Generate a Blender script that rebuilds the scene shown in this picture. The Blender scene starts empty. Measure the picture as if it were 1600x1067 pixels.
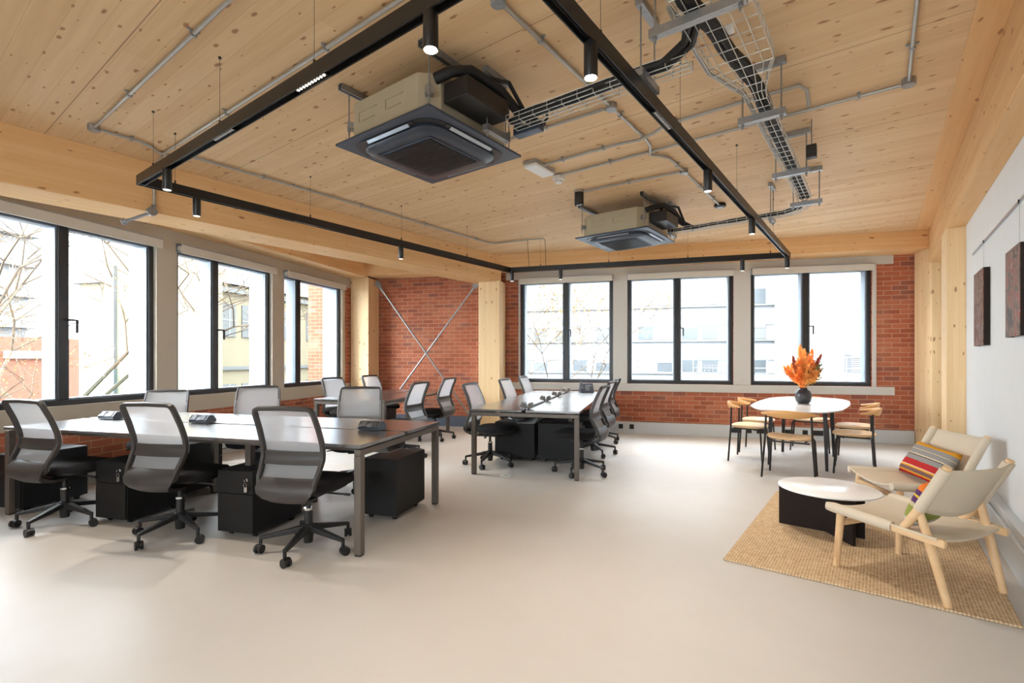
import bpy, math, random
from mathutils import Vector, Matrix
random.seed(7)
sc = bpy.context.scene
COL = sc.collection
R = math.radians
# ------------------------------------------------------------------ camera, light, exposure
H = 1.30                      # eye height
FPX, HY, TQ, TP = 772.9, 560.3, R(15.25), R(36.72)
A = TP - TQ                   # the structural grid (beams, tracks, right wall) is turned by A against the window walls
cam = bpy.data.cameras.new('camera'); cam_o = bpy.data.objects.new('camera', cam); COL.objects.link(cam_o)
cam_o.location = (0, 0, H); cam_o.rotation_euler = (R(90), 0, TQ)
cam.sensor_width = 36; cam.lens = FPX / 1600 * 36; cam.shift_y = (HY - 533.5) / 1600
cam.clip_start = 0.05; cam.clip_end = 500
sc.camera = cam_o
sc.view_settings.view_transform = 'Standard'; sc.view_settings.look = 'None'
sc.view_settings.gamma = 1; sc.view_settings.use_curve_mapping = False
sc.view_settings.exposure = 0.58
sc.cycles.use_denoising = True
sc.cycles.max_bounces = 10; sc.cycles.diffuse_bounces = 6; sc.cycles.transparent_max_bounces = 16
sc.cycles.sample_clamp_indirect = 8
W = bpy.data.worlds.new('sky'); sc.world = W; W.use_nodes = True
wn = W.node_tree.nodes; bg = wn['Background']
bg.inputs[0].default_value = (0.90, 0.95, 1.0, 1); bg.inputs[1].default_value = 16.0
def portal(loc, rot, w, h):
    l = bpy.data.lights.new('window_portal', 'AREA'); l.shape = 'RECTANGLE'; l.size = w; l.size_y = h
    l.cycles.is_portal = True
    o = bpy.data.objects.new('window_portal', l); o.location = loc; o.rotation_euler = rot; COL.objects.link(o)
sun = bpy.data.lights.new('sun', 'SUN'); sun.energy = 7; sun.angle = R(3); sun.color = (1, .95, .87)
so = bpy.data.objects.new('sun', sun); so.rotation_euler = (R(-38), R(-25), 0); COL.objects.link(so)
so.rotation_euler = (R(42), 0, R(-40))

# ------------------------------------------------------------------ projection helpers (pixel of the photo -> real point)
ca, sa = math.cos(A), math.sin(A); ct, st = math.cos(TQ), math.sin(TQ)
def ray(px, py):
    k = (px - 800) / FPX
    return (-st + ct * k, ct + st * k, (HY - py) / FPX)
def atz(px, py, z=0.0):
    d = ray(px, py); k = (z - H) / d[2]; return Vector((d[0] * k, d[1] * k, z))
def aty(px, py, Y):
    d = ray(px, py); k = Y / d[1]; return Vector((d[0] * k, Y, H + d[2] * k))
def atx(px, py, X):
    d = ray(px, py); k = X / d[0]; return Vector((X, d[1] * k, H + d[2] * k))
def W2P(p): return (p[0] * ca - p[1] * sa, p[0] * sa + p[1] * ca)
def P2W(v, u, z=0.0): return Vector((v * ca + u * sa, -v * sa + u * ca, z))

# ------------------------------------------------------------------ mesh builder
class MB:
    def __init__(s): s.v = []; s.f = []
    def add(s, vs, fs):
        n = len(s.v); s.v += [tuple(p) for p in vs]; s.f += [tuple(i + n for i in f) for f in fs]; return s
    def box(s, x0, x1, y0, y1, z0, z1, M=None):
        vs = [(x, y, z) for z in (z0, z1) for y in (y0, y1) for x in (x0, x1)]
        if M: vs = [M @ Vector(p) for p in vs]
        return s.add(vs, [(0, 2, 3, 1), (4, 5, 7, 6), (0, 1, 5, 4), (2, 6, 7, 3), (0, 4, 6, 2), (1, 3, 7, 5)])
    def cbox(s, c, d, rz=0, M=None):
        T = Matrix.Translation(c) @ Matrix.Rotation(rz, 4, 'Z')
        if M: T = M @ T
        return s.box(-d[0] / 2, d[0] / 2, -d[1] / 2, d[1] / 2, -d[2] / 2, d[2] / 2, T)
    def bar(s, a, b, w, h, up=(0, 0, 1), w2=None, h2=None):
        a = Vector(a); b = Vector(b); t = (b - a).normalized(); up = Vector(up)
        if abs(t.dot(up)) > .98: up = Vector((0, 1, 0))
        x = t.cross(up).normalized(); y = x.cross(t)
        w2 = w2 or w; h2 = h2 or h; vs = []
        for p, ww, hh in ((a, w, h), (b, w2, h2)):
            for i, j in ((-1, -1), (1, -1), (1, 1), (-1, 1)): vs.append(p + x * i * ww / 2 + y * j * hh / 2)
        return s.add(vs, [(0, 1, 2, 3), (7, 6, 5, 4), (0, 4, 5, 1), (1, 5, 6, 2), (2, 6, 7, 3), (3, 7, 4, 0)])
    def tube(s, pts, r, n=8, closed=False, r2=None, flat=1.0):
        pts = [Vector(p) for p in pts]; m = len(pts); rings = []
        nrm = None
        for i in range(m):
            if closed: t = (pts[(i + 1) % m] - pts[i - 1]).normalized()
            else: t = (pts[min(i + 1, m - 1)] - pts[max(i - 1, 0)]).normalized()
            if nrm is None:
                up = Vector((0, 0, 1)) if abs(t.z) < .9 else Vector((1, 0, 0))
                nrm = (up - t * up.dot(t)).normalized()
            else:
                q = nrm - t * nrm.dot(t)
                if q.length > 1e-5: nrm = q.normalized()
            b = t.cross(nrm)
            rr = r if r2 is None else r + (r2 - r) * i / max(1, m - 1)
            if isinstance(r, (list, tuple)): rr = r[i]
            rings.append([pts[i] + (nrm * math.cos(2 * math.pi * k / n) * flat + b * math.sin(2 * math.pi * k / n)) * rr for k in range(n)])
        vs = [p for g in rings for p in g]; fs = []
        for i in range(m if closed else m - 1):
            j = (i + 1) % m
            for k in range(n):
                l = (k + 1) % n; fs.append((i * n + k, i * n + l, j * n + l, j * n + k))
        if not closed: fs += [tuple(range(n))[::-1], tuple((m - 1) * n + k for k in range(n))]
        return s.add(vs, fs)
    def cyl(s, a, b, r, r2=None, n=16): return s.tube([a, b], r, n, r2=r2)
    def lathe(s, prof, c=(0, 0, 0), n=32):
        vs = []; fs = []; m = len(prof)
        for r, z in prof:
            for k in range(n):
                a = 2 * math.pi * k / n; vs.append((c[0] + r * math.cos(a), c[1] + r * math.sin(a), c[2] + z))
        for i in range(m - 1):
            for k in range(n):
                l = (k + 1) % n; fs.append((i * n + k, i * n + l, (i + 1) * n + l, (i + 1) * n + k))
        fs += [tuple(range(n))[::-1], tuple((m - 1) * n + k for k in range(n))]
        return s.add(vs, fs)
    def prism(s, poly, z0, z1):
        n = len(poly); vs = [(p[0], p[1], z0) for p in poly] + [(p[0], p[1], z1) for p in poly]
        return s.add(vs, [tuple(range(n))[::-1], tuple(range(n, 2 * n))] + [(i, (i + 1) % n, n + (i + 1) % n, n + i) for i in range(n)])
    def loft(s, rings, closed_ring=True, caps=True):
        n = len(rings[0]); vs = [p for g in rings for p in g]; fs = []
        for i in range(len(rings) - 1):
            for k in range(n if closed_ring else n - 1):
                l = (k + 1) % n; fs.append((i * n + k, i * n + l, (i + 1) * n + l, (i + 1) * n + k))
        if caps and closed_ring: fs += [tuple(range(n))[::-1], tuple((len(rings) - 1) * n + k for k in range(n))]
        return s.add(vs, fs)
    def ribbon(s, pts, nrms, w, t, closed=False):   # rectangular bar along a path: w across, t along the normal
        pts = [Vector(p) for p in pts]; m = len(pts); rings = []
        for i in range(m):
            tg = (pts[(i + 1) % m] - pts[i - 1]) if closed else (pts[min(i + 1, m - 1)] - pts[max(i - 1, 0)])
            tg.normalize(); nn = Vector(nrms[i]); nn = (nn - tg * nn.dot(tg)).normalized(); sd = tg.cross(nn)
            rings.append([pts[i] + sd * a * w / 2 + nn * b * t / 2 for a, b in ((-1, -1), (1, -1), (1, 1), (-1, 1))])
        if closed: rings.append(rings[0])
        return s.loft(rings, caps=not closed)
    def build(s, name, mat, parent=None, smooth=False, bevel=0, loc=None, rz=None, seg=2, sub=0, pframe=False):
        me = bpy.data.meshes.new(name); me.from_pydata(s.v, [], s.f); me.update()
        o = bpy.data.objects.new(name, me); COL.objects.link(o)
        me.materials.append(M[mat] if isinstance(mat, str) else mat)
        if smooth:
            for p in me.polygons: p.use_smooth = True
            if bevel == 0 and sub == 0: 
                md = o.modifiers.new('split', 'EDGE_SPLIT'); md.split_angle = R(40)
        if bevel:
            md = o.modifiers.new('bevel', 'BEVEL'); md.width = bevel; md.segments = seg; md.limit_method = 'ANGLE'; md.angle_limit = R(35)
            for p in me.polygons: p.use_smooth = True
            md2 = o.modifiers.new('wn', 'WEIGHTED_NORMAL'); md2.keep_sharp = False
        if sub:
            md = o.modifiers.new('sub', 'SUBSURF'); md.levels = md.render_levels = sub
        if parent: o.parent = parent
        if loc is not None: o.location = loc
        if rz is not None: o.rotation_euler.z = rz
        if pframe: o.rotation_euler.z = -A
        return o
def tag(o, label=None, cat=None, group=None, kind=None):
    if label: o['label'] = label
    if cat: o['category'] = cat
    if group: o['group'] = group
    if kind: o['kind'] = kind
    return o
def thing(name, label, cat, loc, rz=0, group=None):
    o = bpy.data.objects.new(name, None); COL.objects.link(o); o.empty_display_size = .1
    o.location = loc; o.rotation_euler.z = rz
    return tag(o, label, cat, group)
def copy_tree(o, parent=None):
    c = o.copy(); COL.objects.link(c)
    if parent: c.parent = parent
    for ch in [x for x in ALL_CH(o)]: copy_tree(ch, c)
    return c
def ALL_CH(o): return [x for x in list(COL.objects) if x.parent == o]
def dup(o, loc, rz, label, group=None):
    c = copy_tree(o); c.location = loc; c.rotation_euler.z = rz; c['label'] = label
    if group: c['group'] = group
    return c
def structure(o): o['kind'] = 'structure'; return o

# ------------------------------------------------------------------ materials
M = {}
def srgb(r, g, b):
    f = lambda c: (c / 12.92 if c <= .04045 else ((c + .055) / 1.055) ** 2.4)
    return (f(r / 255), f(g / 255), f(b / 255), 1)
class NT:
    def __init__(s, name):
        s.m = bpy.data.materials.new(name); s.m.use_nodes = True; s.t = s.m.node_tree
        s.b = s.t.nodes['Principled BSDF']; s.out = s.t.nodes['Material Output']; M[name] = s.m
    def n(s, typ, **kw):
        x = s.t.nodes.new(typ)
        for k, v in kw.items(): setattr(x, k, v)
        return x
    def l(s, a, b): s.t.links.new(a, b)
    def math(s, op, a, b=None, c=None):
        x = s.n('ShaderNodeMath', operation=op)
        for i, q in enumerate((a, b, c)):
            if q is None: continue
            if isinstance(q, (int, float)): x.inputs[i].default_value = q
            else: s.l(q, x.inputs[i])
        return x.outputs[0]
    def vmul(s, a, v):
        x = s.n('ShaderNodeVectorMath', operation='MULTIPLY'); s.l(a, x.inputs[0]); x.inputs[1].default_value = v; return x.outputs[0]
    def mix(s, f, a, b, mode='MIX'):
        x = s.n('ShaderNodeMix', data_type='RGBA', blend_type=mode)
        for i, q in ((0, f), (6, a), (7, b)):
            if isinstance(q, (int, float)): x.inputs[i].default_value = q
            elif isinstance(q, tuple): x.inputs[i].default_value = q
            else: s.l(q, x.inputs[i])
        return x.outputs[2]
    def ramp(s, f, stops, interp='LINEAR'):
        x = s.n('ShaderNodeValToRGB'); x.color_ramp.interpolation = interp
        e = x.color_ramp.elements
        while len(e) < len(stops): e.new(.5)
        for i, (p, c) in enumerate(stops): e[i].position = p; e[i].color = c if isinstance(c, tuple) else (c, c, c, 1)
        s.l(f, x.inputs[0]); return x.outputs[0]
    def noise(s, v, scale, detail=3, rough=.5, dist=0):
        x = s.n('ShaderNodeTexNoise'); x.inputs['Scale'].default_value = scale; x.inputs['Detail'].default_value = detail
        x.inputs['Roughness'].default_value = rough; x.inputs['Distortion'].default_value = dist
        if v is not None: s.l(v, x.inputs['Vector'])
        return x.outputs['Fac']
    def bump(s, h, strength=.2, dist=.01):
        x = s.n('ShaderNodeBump'); x.inputs['Strength'].default_value = strength; x.inputs['Distance'].default_value = dist
        s.l(h, x.inputs['Height']); s.l(x.outputs[0], s.b.inputs['Normal'])
    def set(s, col=None, rough=.5, metal=0, spec=.5, coat=0):
        if isinstance(col, tuple): s.b.inputs['Base Color'].default_value = col
        elif col is not None: s.l(col, s.b.inputs['Base Color'])
        s.b.inputs['Roughness'].default_value = rough; s.b.inputs['Metallic'].default_value = metal
        s.b.inputs['Specular IOR Level'].default_value = spec; s.b.inputs['Coat Weight'].default_value = coat
        return s
def simple(name, col, rough=.5, metal=0, spec=.5, var=.06, nscale=30, bump=0, coat=0):
    t = NT(name); tc = t.n('ShaderNodeTexCoord').outputs['Object']
    nz = t.noise(tc, nscale, 3)
    c1 = tuple(x * (1 - var) for x in col[:3]) + (1,); c2 = tuple(min(1, x * (1 + var)) for x in col[:3]) + (1,)
    t.set(t.mix(nz, c1, c2), rough, metal, spec, coat)
    if bump: t.bump(nz, bump, .002)
    return t
def wood(name, axis, c_lo, c_hi, plank=.13, pax=1, knots=1.0, rough=.55, warm=0, seam=None):
    t = NT(name); tc = t.n('ShaderNodeTexCoord').outputs['Object']
    sc3 = [14.0, 14.0, 14.0]; sc3[axis] = .7
    streak = t.noise(t.vmul(tc, tuple(sc3)), 1.6, 5, .6, .4)
    sep = t.n('ShaderNodeSeparateXYZ'); t.l(tc, sep.inputs[0])
    if pax == 'xy': across = t.math('ADD', sep.outputs[0], sep.outputs[1])
    else: across = sep.outputs[pax]
    idx = t.math('FLOOR', t.math('DIVIDE', across, plank))
    # boards are finger-jointed: shift the tone along the grain too
    along = t.math('FLOOR', t.math('ADD', t.math('DIVIDE', sep.outputs[axis], 2.3), t.math('MULTIPLY', idx, .37)))
    cb = t.n('ShaderNodeCombineXYZ'); t.l(idx, cb.inputs[0]); t.l(along, cb.inputs[1])
    wn_ = t.n('ShaderNodeTexWhiteNoise', noise_dimensions='3D'); t.l(cb.outputs[0], wn_.inputs['Vector'])
    tone = wn_.outputs['Value']
    f = t.math('ADD', t.math('MULTIPLY', streak, .75), t.math('MULTIPLY', tone, .25))
    base = t.ramp(f, [(.25, c_lo), (.75, c_hi)])
    big = t.noise(tc, .7, 2)
    base = t.mix(t.math('MULTIPLY', big, .10), base, srgb(206, 156, 104))
    # knots
    oth = [sep.outputs[q] for q in range(3) if q != axis]
    kv = t.n('ShaderNodeCombineXYZ'); t.l(t.math('MULTIPLY', sep.outputs[axis], 4.4), kv.inputs[0]); t.l(t.math('MULTIPLY', t.math('ADD', oth[0], oth[1]), 10.5), kv.inputs[1])
    vo = t.n('ShaderNodeTexVoronoi', voronoi_dimensions='2D'); vo.inputs['Scale'].default_value = 1.0; nd = t.n('ShaderNodeTexNoise'); nd.inputs['Scale'].default_value = 9; nd.inputs['Detail'].default_value = 2; t.l(tc, nd.inputs['Vector'])
    nv = t.n('ShaderNodeVectorMath', operation='MULTIPLY_ADD'); t.l(nd.outputs['Color'], nv.inputs[0]); nv.inputs[1].default_value = (.35, .45, 0); t.l(kv.outputs[0], nv.inputs[2])
    t.l(nv.outputs[0], vo.inputs['Vector'])
    d = vo.outputs['Distance']
    sp = t.n('ShaderNodeSeparateColor'); t.l(vo.outputs['Color'], sp.inputs[0])
    keep = t.math('LESS_THAN', sp.outputs[0], .62 * knots)
    size = t.math('ADD', .045, t.math('MULTIPLY', t.math('POWER', sp.outputs[1], 2.0), .13))
    kd = t.math('DIVIDE', d, size)
    ring = t.ramp(kd, [(.0, 1.0), (.55, .85), (1.0, 0.0)])
    kf = t.math('MULTIPLY', ring, keep)
    base = t.mix(t.math('MULTIPLY', kf, .75), base, srgb(128, 72, 38))
    halo = t.math('MULTIPLY', t.ramp(kd, [(.8, .5), (2.4, 0.0)]), keep)
    base = t.mix(t.math('MULTIPLY', halo, .35), base, srgb(186, 124, 70))
    # fine joints between boards
    fr = t.math('FRACT', t.math('DIVIDE', across, plank))
    jt = t.math('LESS_THAN', fr, .02)
    base = t.mix(t.math('MULTIPLY', jt, .28), base, srgb(130, 84, 44))
    if seam:
        s1 = t.math('FRACT', t.math('DIVIDE', t.math('ADD', across, seam[1]), seam[0]))
        base = t.mix(t.math('MULTIPLY', t.math('LESS_THAN', s1, .005), .6), base, srgb(96, 56, 28))
    t.set(base, rough, 0, .3); t.bump(streak, .05, .002)
    return t
CLO, CHI = srgb(214, 170, 118), srgb(234, 200, 154)
wood('clt_ceiling', 0, srgb(216, 180, 136), srgb(234, 205, 164), .14, 1, 1.0, .6, seam=(1.3, -.96 + 1.3 * 5))
wood('glulam_beam_u', 1, srgb(222, 174, 118), srgb(236, 198, 148), .045, 2, .55)
wood('glulam_beam_q', 1, srgb(224, 180, 126), srgb(238, 204, 156), .045, 2, .5)
wood('glulam_beam_x', 0, srgb(222, 174, 118), srgb(236, 198, 148), .045, 2, .5)
wood('glulam_column', 2, srgb(226, 192, 144), srgb(240, 212, 168), .045, 'xy', .7)
wood('glulam_pale', 0, srgb(222, 184, 130), srgb(240, 208, 160), .045, 1, .5)
wood('ash_wood', 1, srgb(222, 184, 138), srgb(236, 206, 166), .3, 0, 0, .45)
wood('oak_wood', 0, srgb(206, 152, 92), srgb(222, 176, 120), .3, 1, 0, .4)
wood('pale_ply', 0, srgb(226, 200, 168), srgb(238, 218, 192), .3, 1, 0, .4)
def brick(name, flip=False):
    t = NT(name); tc = t.n('ShaderNodeTexCoord').outputs['Object']
    sep = t.n('ShaderNodeSeparateXYZ'); t.l(tc, sep.inputs[0])
    cb = t.n('ShaderNodeCombineXYZ'); t.l(t.math('ADD', sep.outputs[0], sep.outputs[1]), cb.inputs[0]); t.l(sep.outputs[2], cb.inputs[1])
    wob = t.noise(tc, 9, 2); 
    vec = t.n('ShaderNodeVectorMath', operation='ADD'); t.l(cb.outputs[0], vec.inputs[0])
    wv = t.n('ShaderNodeCombineXYZ'); t.l(t.math('MULTIPLY', t.math('SUBTRACT', wob, .5), .006), wv.inputs[1]); t.l(wv.outputs[0], vec.inputs[1])
    def bt(c1, c2, mo, bias, of=.5):
        b = t.n('ShaderNodeTexBrick'); b.offset = of; b.squash = 1.0
        b.inputs['Color1'].default_value = c1; b.inputs['Color2'].default_value = c2; b.inputs['Mortar'].default_value = mo
        b.inputs['Scale'].default_value = 1; b.inputs['Mortar Size'].default_value = .0055; b.inputs['Mortar Smooth'].default_value = .3
        b.inputs['Bias'].default_value = bias; b.inputs['Brick Width'].default_value = .222; b.inputs['Row Height'].default_value = .0735
        t.l(vec.outputs[0], b.inputs['Vector']); return b
    b1 = bt(srgb(184, 108, 80), srgb(146, 76, 56), srgb(196, 160, 132), 0)
    b2 = bt((0, 0, 0, 1), (1, 1, 1, 1), (0, 0, 0, 1), 0)
    sel = t.ramp(b2.outputs['Color'], [(.86, 0.0), (.92, 1.0)])
    c = t.mix(t.math('MULTIPLY', sel, .45), b1.outputs['Color'], srgb(116, 88, 88))
    n1 = t.noise(tc, 45, 4, .7); c = t.mix(t.math('MULTIPLY', n1, .35), c, srgb(176, 106, 80))
    n2 = t.noise(tc, 1.6, 3); c = t.mix(t.ramp(n2, [(.5, 0.0), (.8, .3)]), c, srgb(196, 160, 132))
    t.set(c, .85, 0, .2)
    inv = t.math('SUBTRACT', 1, b1.outputs['Fac']); t.bump(t.math('ADD', inv, t.math('MULTIPLY', n1, .25)), .7, .006)
brick('brick_red')
def outer_brick():
    brick('outer_brick'); m_ = M['outer_brick']  # same wall brick, colours darkened to offset the strong outdoor light
    for n_ in m_.node_tree.nodes:
        if n_.type == 'TEX_BRICK' and n_.inputs['Color1'].default_value[0] > .1: n_.inputs['Color1'].default_value = srgb(104, 52, 38); n_.inputs['Color2'].default_value = srgb(84, 42, 32); n_.inputs['Mortar'].default_value = srgb(110, 92, 78)
outer_brick()
def floor_mat():
    t = NT('resin_floor'); tc = t.n('ShaderNodeTexCoord').outputs['Object']
    n1 = t.noise(tc, .8, 4, .6); n2 = t.noise(tc, 5, 4, .6); n3 = t.noise(tc, 160, 2)
    c = t.mix(n1, srgb(194, 190, 185), srgb(206, 203, 199))
    c = t.mix(t.math('MULTIPLY', n2, .25), c, srgb(184, 176, 164))
    c = t.mix(t.math('MULTIPLY', n3, .08), c, srgb(140, 130, 115))
    t.set(c, .42, 0, .35)
    r = t.math('ADD', .37, t.math('MULTIPLY', n2, .12)); t.l(r, t.b.inputs['Roughness'])
floor_mat()
simple('plaster_white', srgb(226, 228, 228), .75, var=.02, nscale=6, bump=.05)
simple('paint_grey', srgb(200, 196, 188), .6, var=.02, nscale=8)
simple('paint_beige', srgb(190, 180, 164), .6, var=.025, nscale=8)
simple('trunking_white', srgb(200, 206, 210), .35, var=.02)
simple('skirting_blue_grey', srgb(96, 106, 124), .5, var=.03)
simple('black_frame', srgb(38, 38, 40), .35, var=.1)
simple('aluminium', srgb(170, 180, 192), .3, .7, var=.04)
simple('cladding_pale', srgb(112, 121, 132), .4, .2, var=.02)
simple('anodised', srgb(124, 133, 143), .5, .1, var=.1)
simple('blind_fabric', srgb(206, 202, 192), .7, var=.02)
simple('track_black', srgb(28, 26, 25), .35, .1, var=.05)
simple('galvanised', srgb(158, 160, 162), .35, .75, var=.14, nscale=40)
simple('conduit_steel', srgb(176, 174, 168), .38, .6, var=.1, nscale=30)
simple('wire_steel', srgb(190, 190, 184), .35, .7, var=.05)
simple('cable_black', srgb(20, 20, 22), .55, var=.1, bump=.3)
simple('dark_wire', srgb(60, 52, 44), .5)
simple('slate_plastic', srgb(66, 76, 92), .38, .15, var=.03)
simple('slate_mid', srgb(52, 60, 73), .35, .1, var=.03)
simple('black_plastic', srgb(26, 26, 28), .4, var=.08)
simple('casing_beige', srgb(178, 168, 144), .5, .25, var=.05, nscale=12)
simple('white_plastic', srgb(232, 232, 230), .4, var=.02)
simple('desk_top', srgb(66, 62, 60), .27, 0, 1.0, var=.08, nscale=20, coat=1.0)
M['desk_top'].node_tree.nodes['Principled BSDF'].inputs['Coat Roughness'].default_value = .24
M['desk_top'].node_tree.nodes['Principled BSDF'].inputs['Coat IOR'].default_value = 1.9
simple('desk_steel', srgb(98, 90, 82), .42, .25, var=.04)
simple('pedestal_black', srgb(27, 26, 26), .5, 0, .3, var=.05)
simple('chair_frame', srgb(60, 56, 54), .45, 0, .5, var=.05)
simple('chair_black', srgb(30, 29, 30), .5, var=.08)
simple('seat_fabric', srgb(34, 33, 35), .9, 0, .2, var=.15, nscale=300, bump=.3)
simple('caster_black', srgb(24, 24, 26), .4, var=.05)
simple('chrome', srgb(210, 210, 212), .15, 1, var=.02)
simple('white_top', srgb(240, 242, 244), .22, 0, .9, var=.01)
simple('black_steel', srgb(34, 28, 26), .4, .2, var=.05)
simple('umber_black', srgb(36, 26, 22), .6, 0, .2, var=.05)
simple('canvas', srgb(208, 195, 174), .85, 0, .2, var=.07, nscale=260, bump=.25)
simple('vase_glaze', srgb(52, 52, 56), .3, 0, .5, var=.35, nscale=22)
simple('sprig_green', srgb(116, 124, 84), .8, 0, .2, var=.3, nscale=60)
simple('sprig_yellow', srgb(196, 156, 70), .8, 0, .2, var=.3, nscale=60)
simple('phone_dark', srgb(70, 78, 90), .35, var=.05)
simple('paper_pale', srgb(214, 216, 208), .7)
# outdoors
simple('render_white', srgb(124, 127, 130), .8, var=.03, nscale=3)
simple('render_cream', srgb(108, 101, 82), .8, var=.05, nscale=2)
simple('render_tower', srgb(108, 109, 111), .8, var=.05, nscale=1)
simple('outside_window', srgb(60, 66, 70), .3, var=.25, nscale=1.5)
simple('outside_grey', srgb(84, 86, 85), .6, var=.2, nscale=1.5)  # mid grey of sills, cornices, railings and some outside windows
simple('outside_blue', srgb(118, 130, 140), .5, var=.05)
simple('outside_terracotta', srgb(112, 86, 76), .8, var=.1, nscale=4)
simple('outside_brick', srgb(98, 58, 42), .9, var=.25, nscale=3)
simple('outside_roof', srgb(98, 98, 102), .8, var=.1, nscale=4)
simple('outside_dark', srgb(66, 66, 68), .7, var=.1)
simple('bark', srgb(70, 58, 44), .9, var=.25, nscale=8)
simple('twig', srgb(90, 70, 48), .9, var=.3, nscale=8)
simple('dry_leaf', srgb(112, 84, 44), .9, var=.3, nscale=2)
simple('ground_grey', srgb(104, 106, 104), .9, var=.15, nscale=.4)
def sheer(name, col, alpha, rough=.8, tlf=.45):
    t = NT(name); tc = t.n('ShaderNodeTexCoord').outputs['Object']
    w = t.n('ShaderNodeTexWave', bands_direction='Z'); w.inputs['Scale'].default_value = 60; t.l(tc, w.inputs[0])
    t.set(t.mix(t.math('MULTIPLY', w.outputs['Fac'], .12), col, tuple(x * .75 for x in col[:3]) + (1,)), rough, 0, .2)
    tr = t.n('ShaderNodeBsdfTransparent'); tl = t.n('ShaderNodeBsdfTranslucent'); tl.inputs[0].default_value = col
    m1 = t.n('ShaderNodeMixShader'); m1.inputs[0].default_value = tlf; t.l(t.b.outputs[0], m1.inputs[1]); t.l(tl.outputs[0], m1.inputs[2])
    m2 = t.n('ShaderNodeMixShader'); m2.inputs[0].default_value = alpha; t.l(tr.outputs[0], m2.inputs[1]); t.l(m1.outputs[0], m2.inputs[2])
    t.l(m2.outputs[0], t.out.inputs[0])
sheer('plume_orange', srgb(255, 184, 104), 1.0, .8, .55)
sheer('plume_amber', srgb(255, 208, 132), 1.0, .8, .55)
sheer('plume_rust', srgb(190, 92, 58), 1.0, .8, .55)
sheer('chair_mesh', srgb(206, 208, 212), .70)
def glass(name, tint=(.96, .98, .985, 1), refl=.05):
    t = NT(name); t.t.nodes.remove(t.b)
    tr = t.n('ShaderNodeBsdfTransparent'); tr.inputs[0].default_value = tint
    gl = t.n('ShaderNodeBsdfGlossy'); gl.inputs['Roughness'].default_value = .02
    lw = t.n('ShaderNodeLayerWeight'); lw.inputs[0].default_value = .12
    mx = t.n('ShaderNodeMixShader'); f = t.math('MULTIPLY', lw.outputs['Fresnel'], .7); t.l(f, mx.inputs[0])
    t.l(tr.outputs[0], mx.inputs[1]); t.l(gl.outputs[0], mx.inputs[2]); t.l(mx.outputs[0], t.out.inputs[0])
glass('window_glass'); glass('balustrade_glass', (.86, .95, .96, 1))
def emit(name, col, s):
    t = NT(name); t.set((0, 0, 0, 1)); t.b.inputs['Emission Color'].default_value = col; t.b.inputs['Emission Strength'].default_value = s
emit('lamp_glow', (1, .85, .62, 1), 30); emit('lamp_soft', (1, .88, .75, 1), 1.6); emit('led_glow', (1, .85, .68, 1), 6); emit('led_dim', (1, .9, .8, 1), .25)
def rug_mat():
    t = NT('jute'); tc = t.n('ShaderNodeTexCoord').outputs['Object']
    def wv(d, s):
        w = t.n('ShaderNodeTexWave', bands_direction=d); w.inputs['Scale'].default_value = s; w.inputs['Distortion'].default_value = 1.2; w.inputs['Detail'].default_value = 2
        t.l(tc, w.inputs[0]); return w.outputs['Fac']
    a = wv('X', 19); b = wv('Y', 24); w = t.math('MULTIPLY', a, b); n = t.noise(tc, 40, 4, .7); n2 = t.noise(tc, 2, 2)
    f = t.math('ADD', t.math('MULTIPLY', w, .34), t.math('MULTIPLY', n, .66))
    c = t.ramp(f, [(.18, srgb(146, 116, 84)), (.44, srgb(206, 178, 142)), (.72, srgb(228, 210, 182))])
    t.set(c, .95, 0, .1); t.bump(f, .6, .006)
rug_mat()
def stripes(name, ax, lo, hi, st):
    t = NT(name); tc = t.n('ShaderNodeTexCoord').outputs['Object']; sep = t.n('ShaderNodeSeparateXYZ'); t.l(tc, sep.inputs[0])
    n = t.noise(tc, 60, 2)
    v = t.math('ADD', sep.outputs[ax], t.math('MULTIPLY', t.math('SUBTRACT', n, .5), .006))
    f = t.math('DIVIDE', t.math('SUBTRACT', v, lo), hi - lo)
    c = t.ramp(f, st, 'CONSTANT'); n2 = t.noise(tc, 300, 2); c = t.mix(t.math('MULTIPLY', n2, .25), c, (.1, .08, .07, 1))
    t.set(c, .95, 0, .1); t.bump(n2, .4, .003)
GY, RD, YE, CR = srgb(150, 146, 144), srgb(186, 44, 44), srgb(232, 164, 44), srgb(222, 206, 176)
stripes('striped_kilim', 2, -.15, .15, [(0, RD), (.08, YE), (.11, srgb(120, 90, 90)), (.2, YE), (.24, CR), (.26, RD), (.42, GY), (.55, srgb(40, 36, 36)), (.57, CR), (.6, GY), (.70, srgb(40, 36, 36)), (.71, CR), (.73, GY), (.85, YE)])
stripes('bright_kilim', 2, -.18, .18, [(0, srgb(206, 200, 190)), (.12, srgb(150, 30, 70)), (.18, srgb(206, 200, 190)), (.26, srgb(150, 160, 80)), (.46, srgb(206, 196, 160)), (.52, srgb(96, 60, 110)), (.62, srgb(226, 190, 70)), (.66, srgb(96, 60, 110)), (.74, srgb(240, 130, 50)), (.96, srgb(220, 100, 40))])
def art(name, cs, sc_, seed):
    t = NT(name); tc = t.n('ShaderNodeTexCoord').outputs['Object']
    mp = t.n('ShaderNodeMapping'); mp.inputs['Location'].default_value = (seed, seed, seed); mp.inputs['Scale'].default_value = (1, 1, 1); t.l(tc, mp.inputs[0])
    n = t.noise(mp.outputs[0], sc_, 6, .7, 1.2); n2 = t.noise(mp.outputs[0], sc_ * 2.7, 5, .6)
    c = t.ramp(n, [(.3, cs[0]), (.43, cs[1]), (.52, cs[2]), (.6, cs[3]), (.7, cs[4])]); c = t.mix(t.math('MULTIPLY', n2, .4), c, cs[1]); t.set(c, .6, 0, .3)
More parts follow.
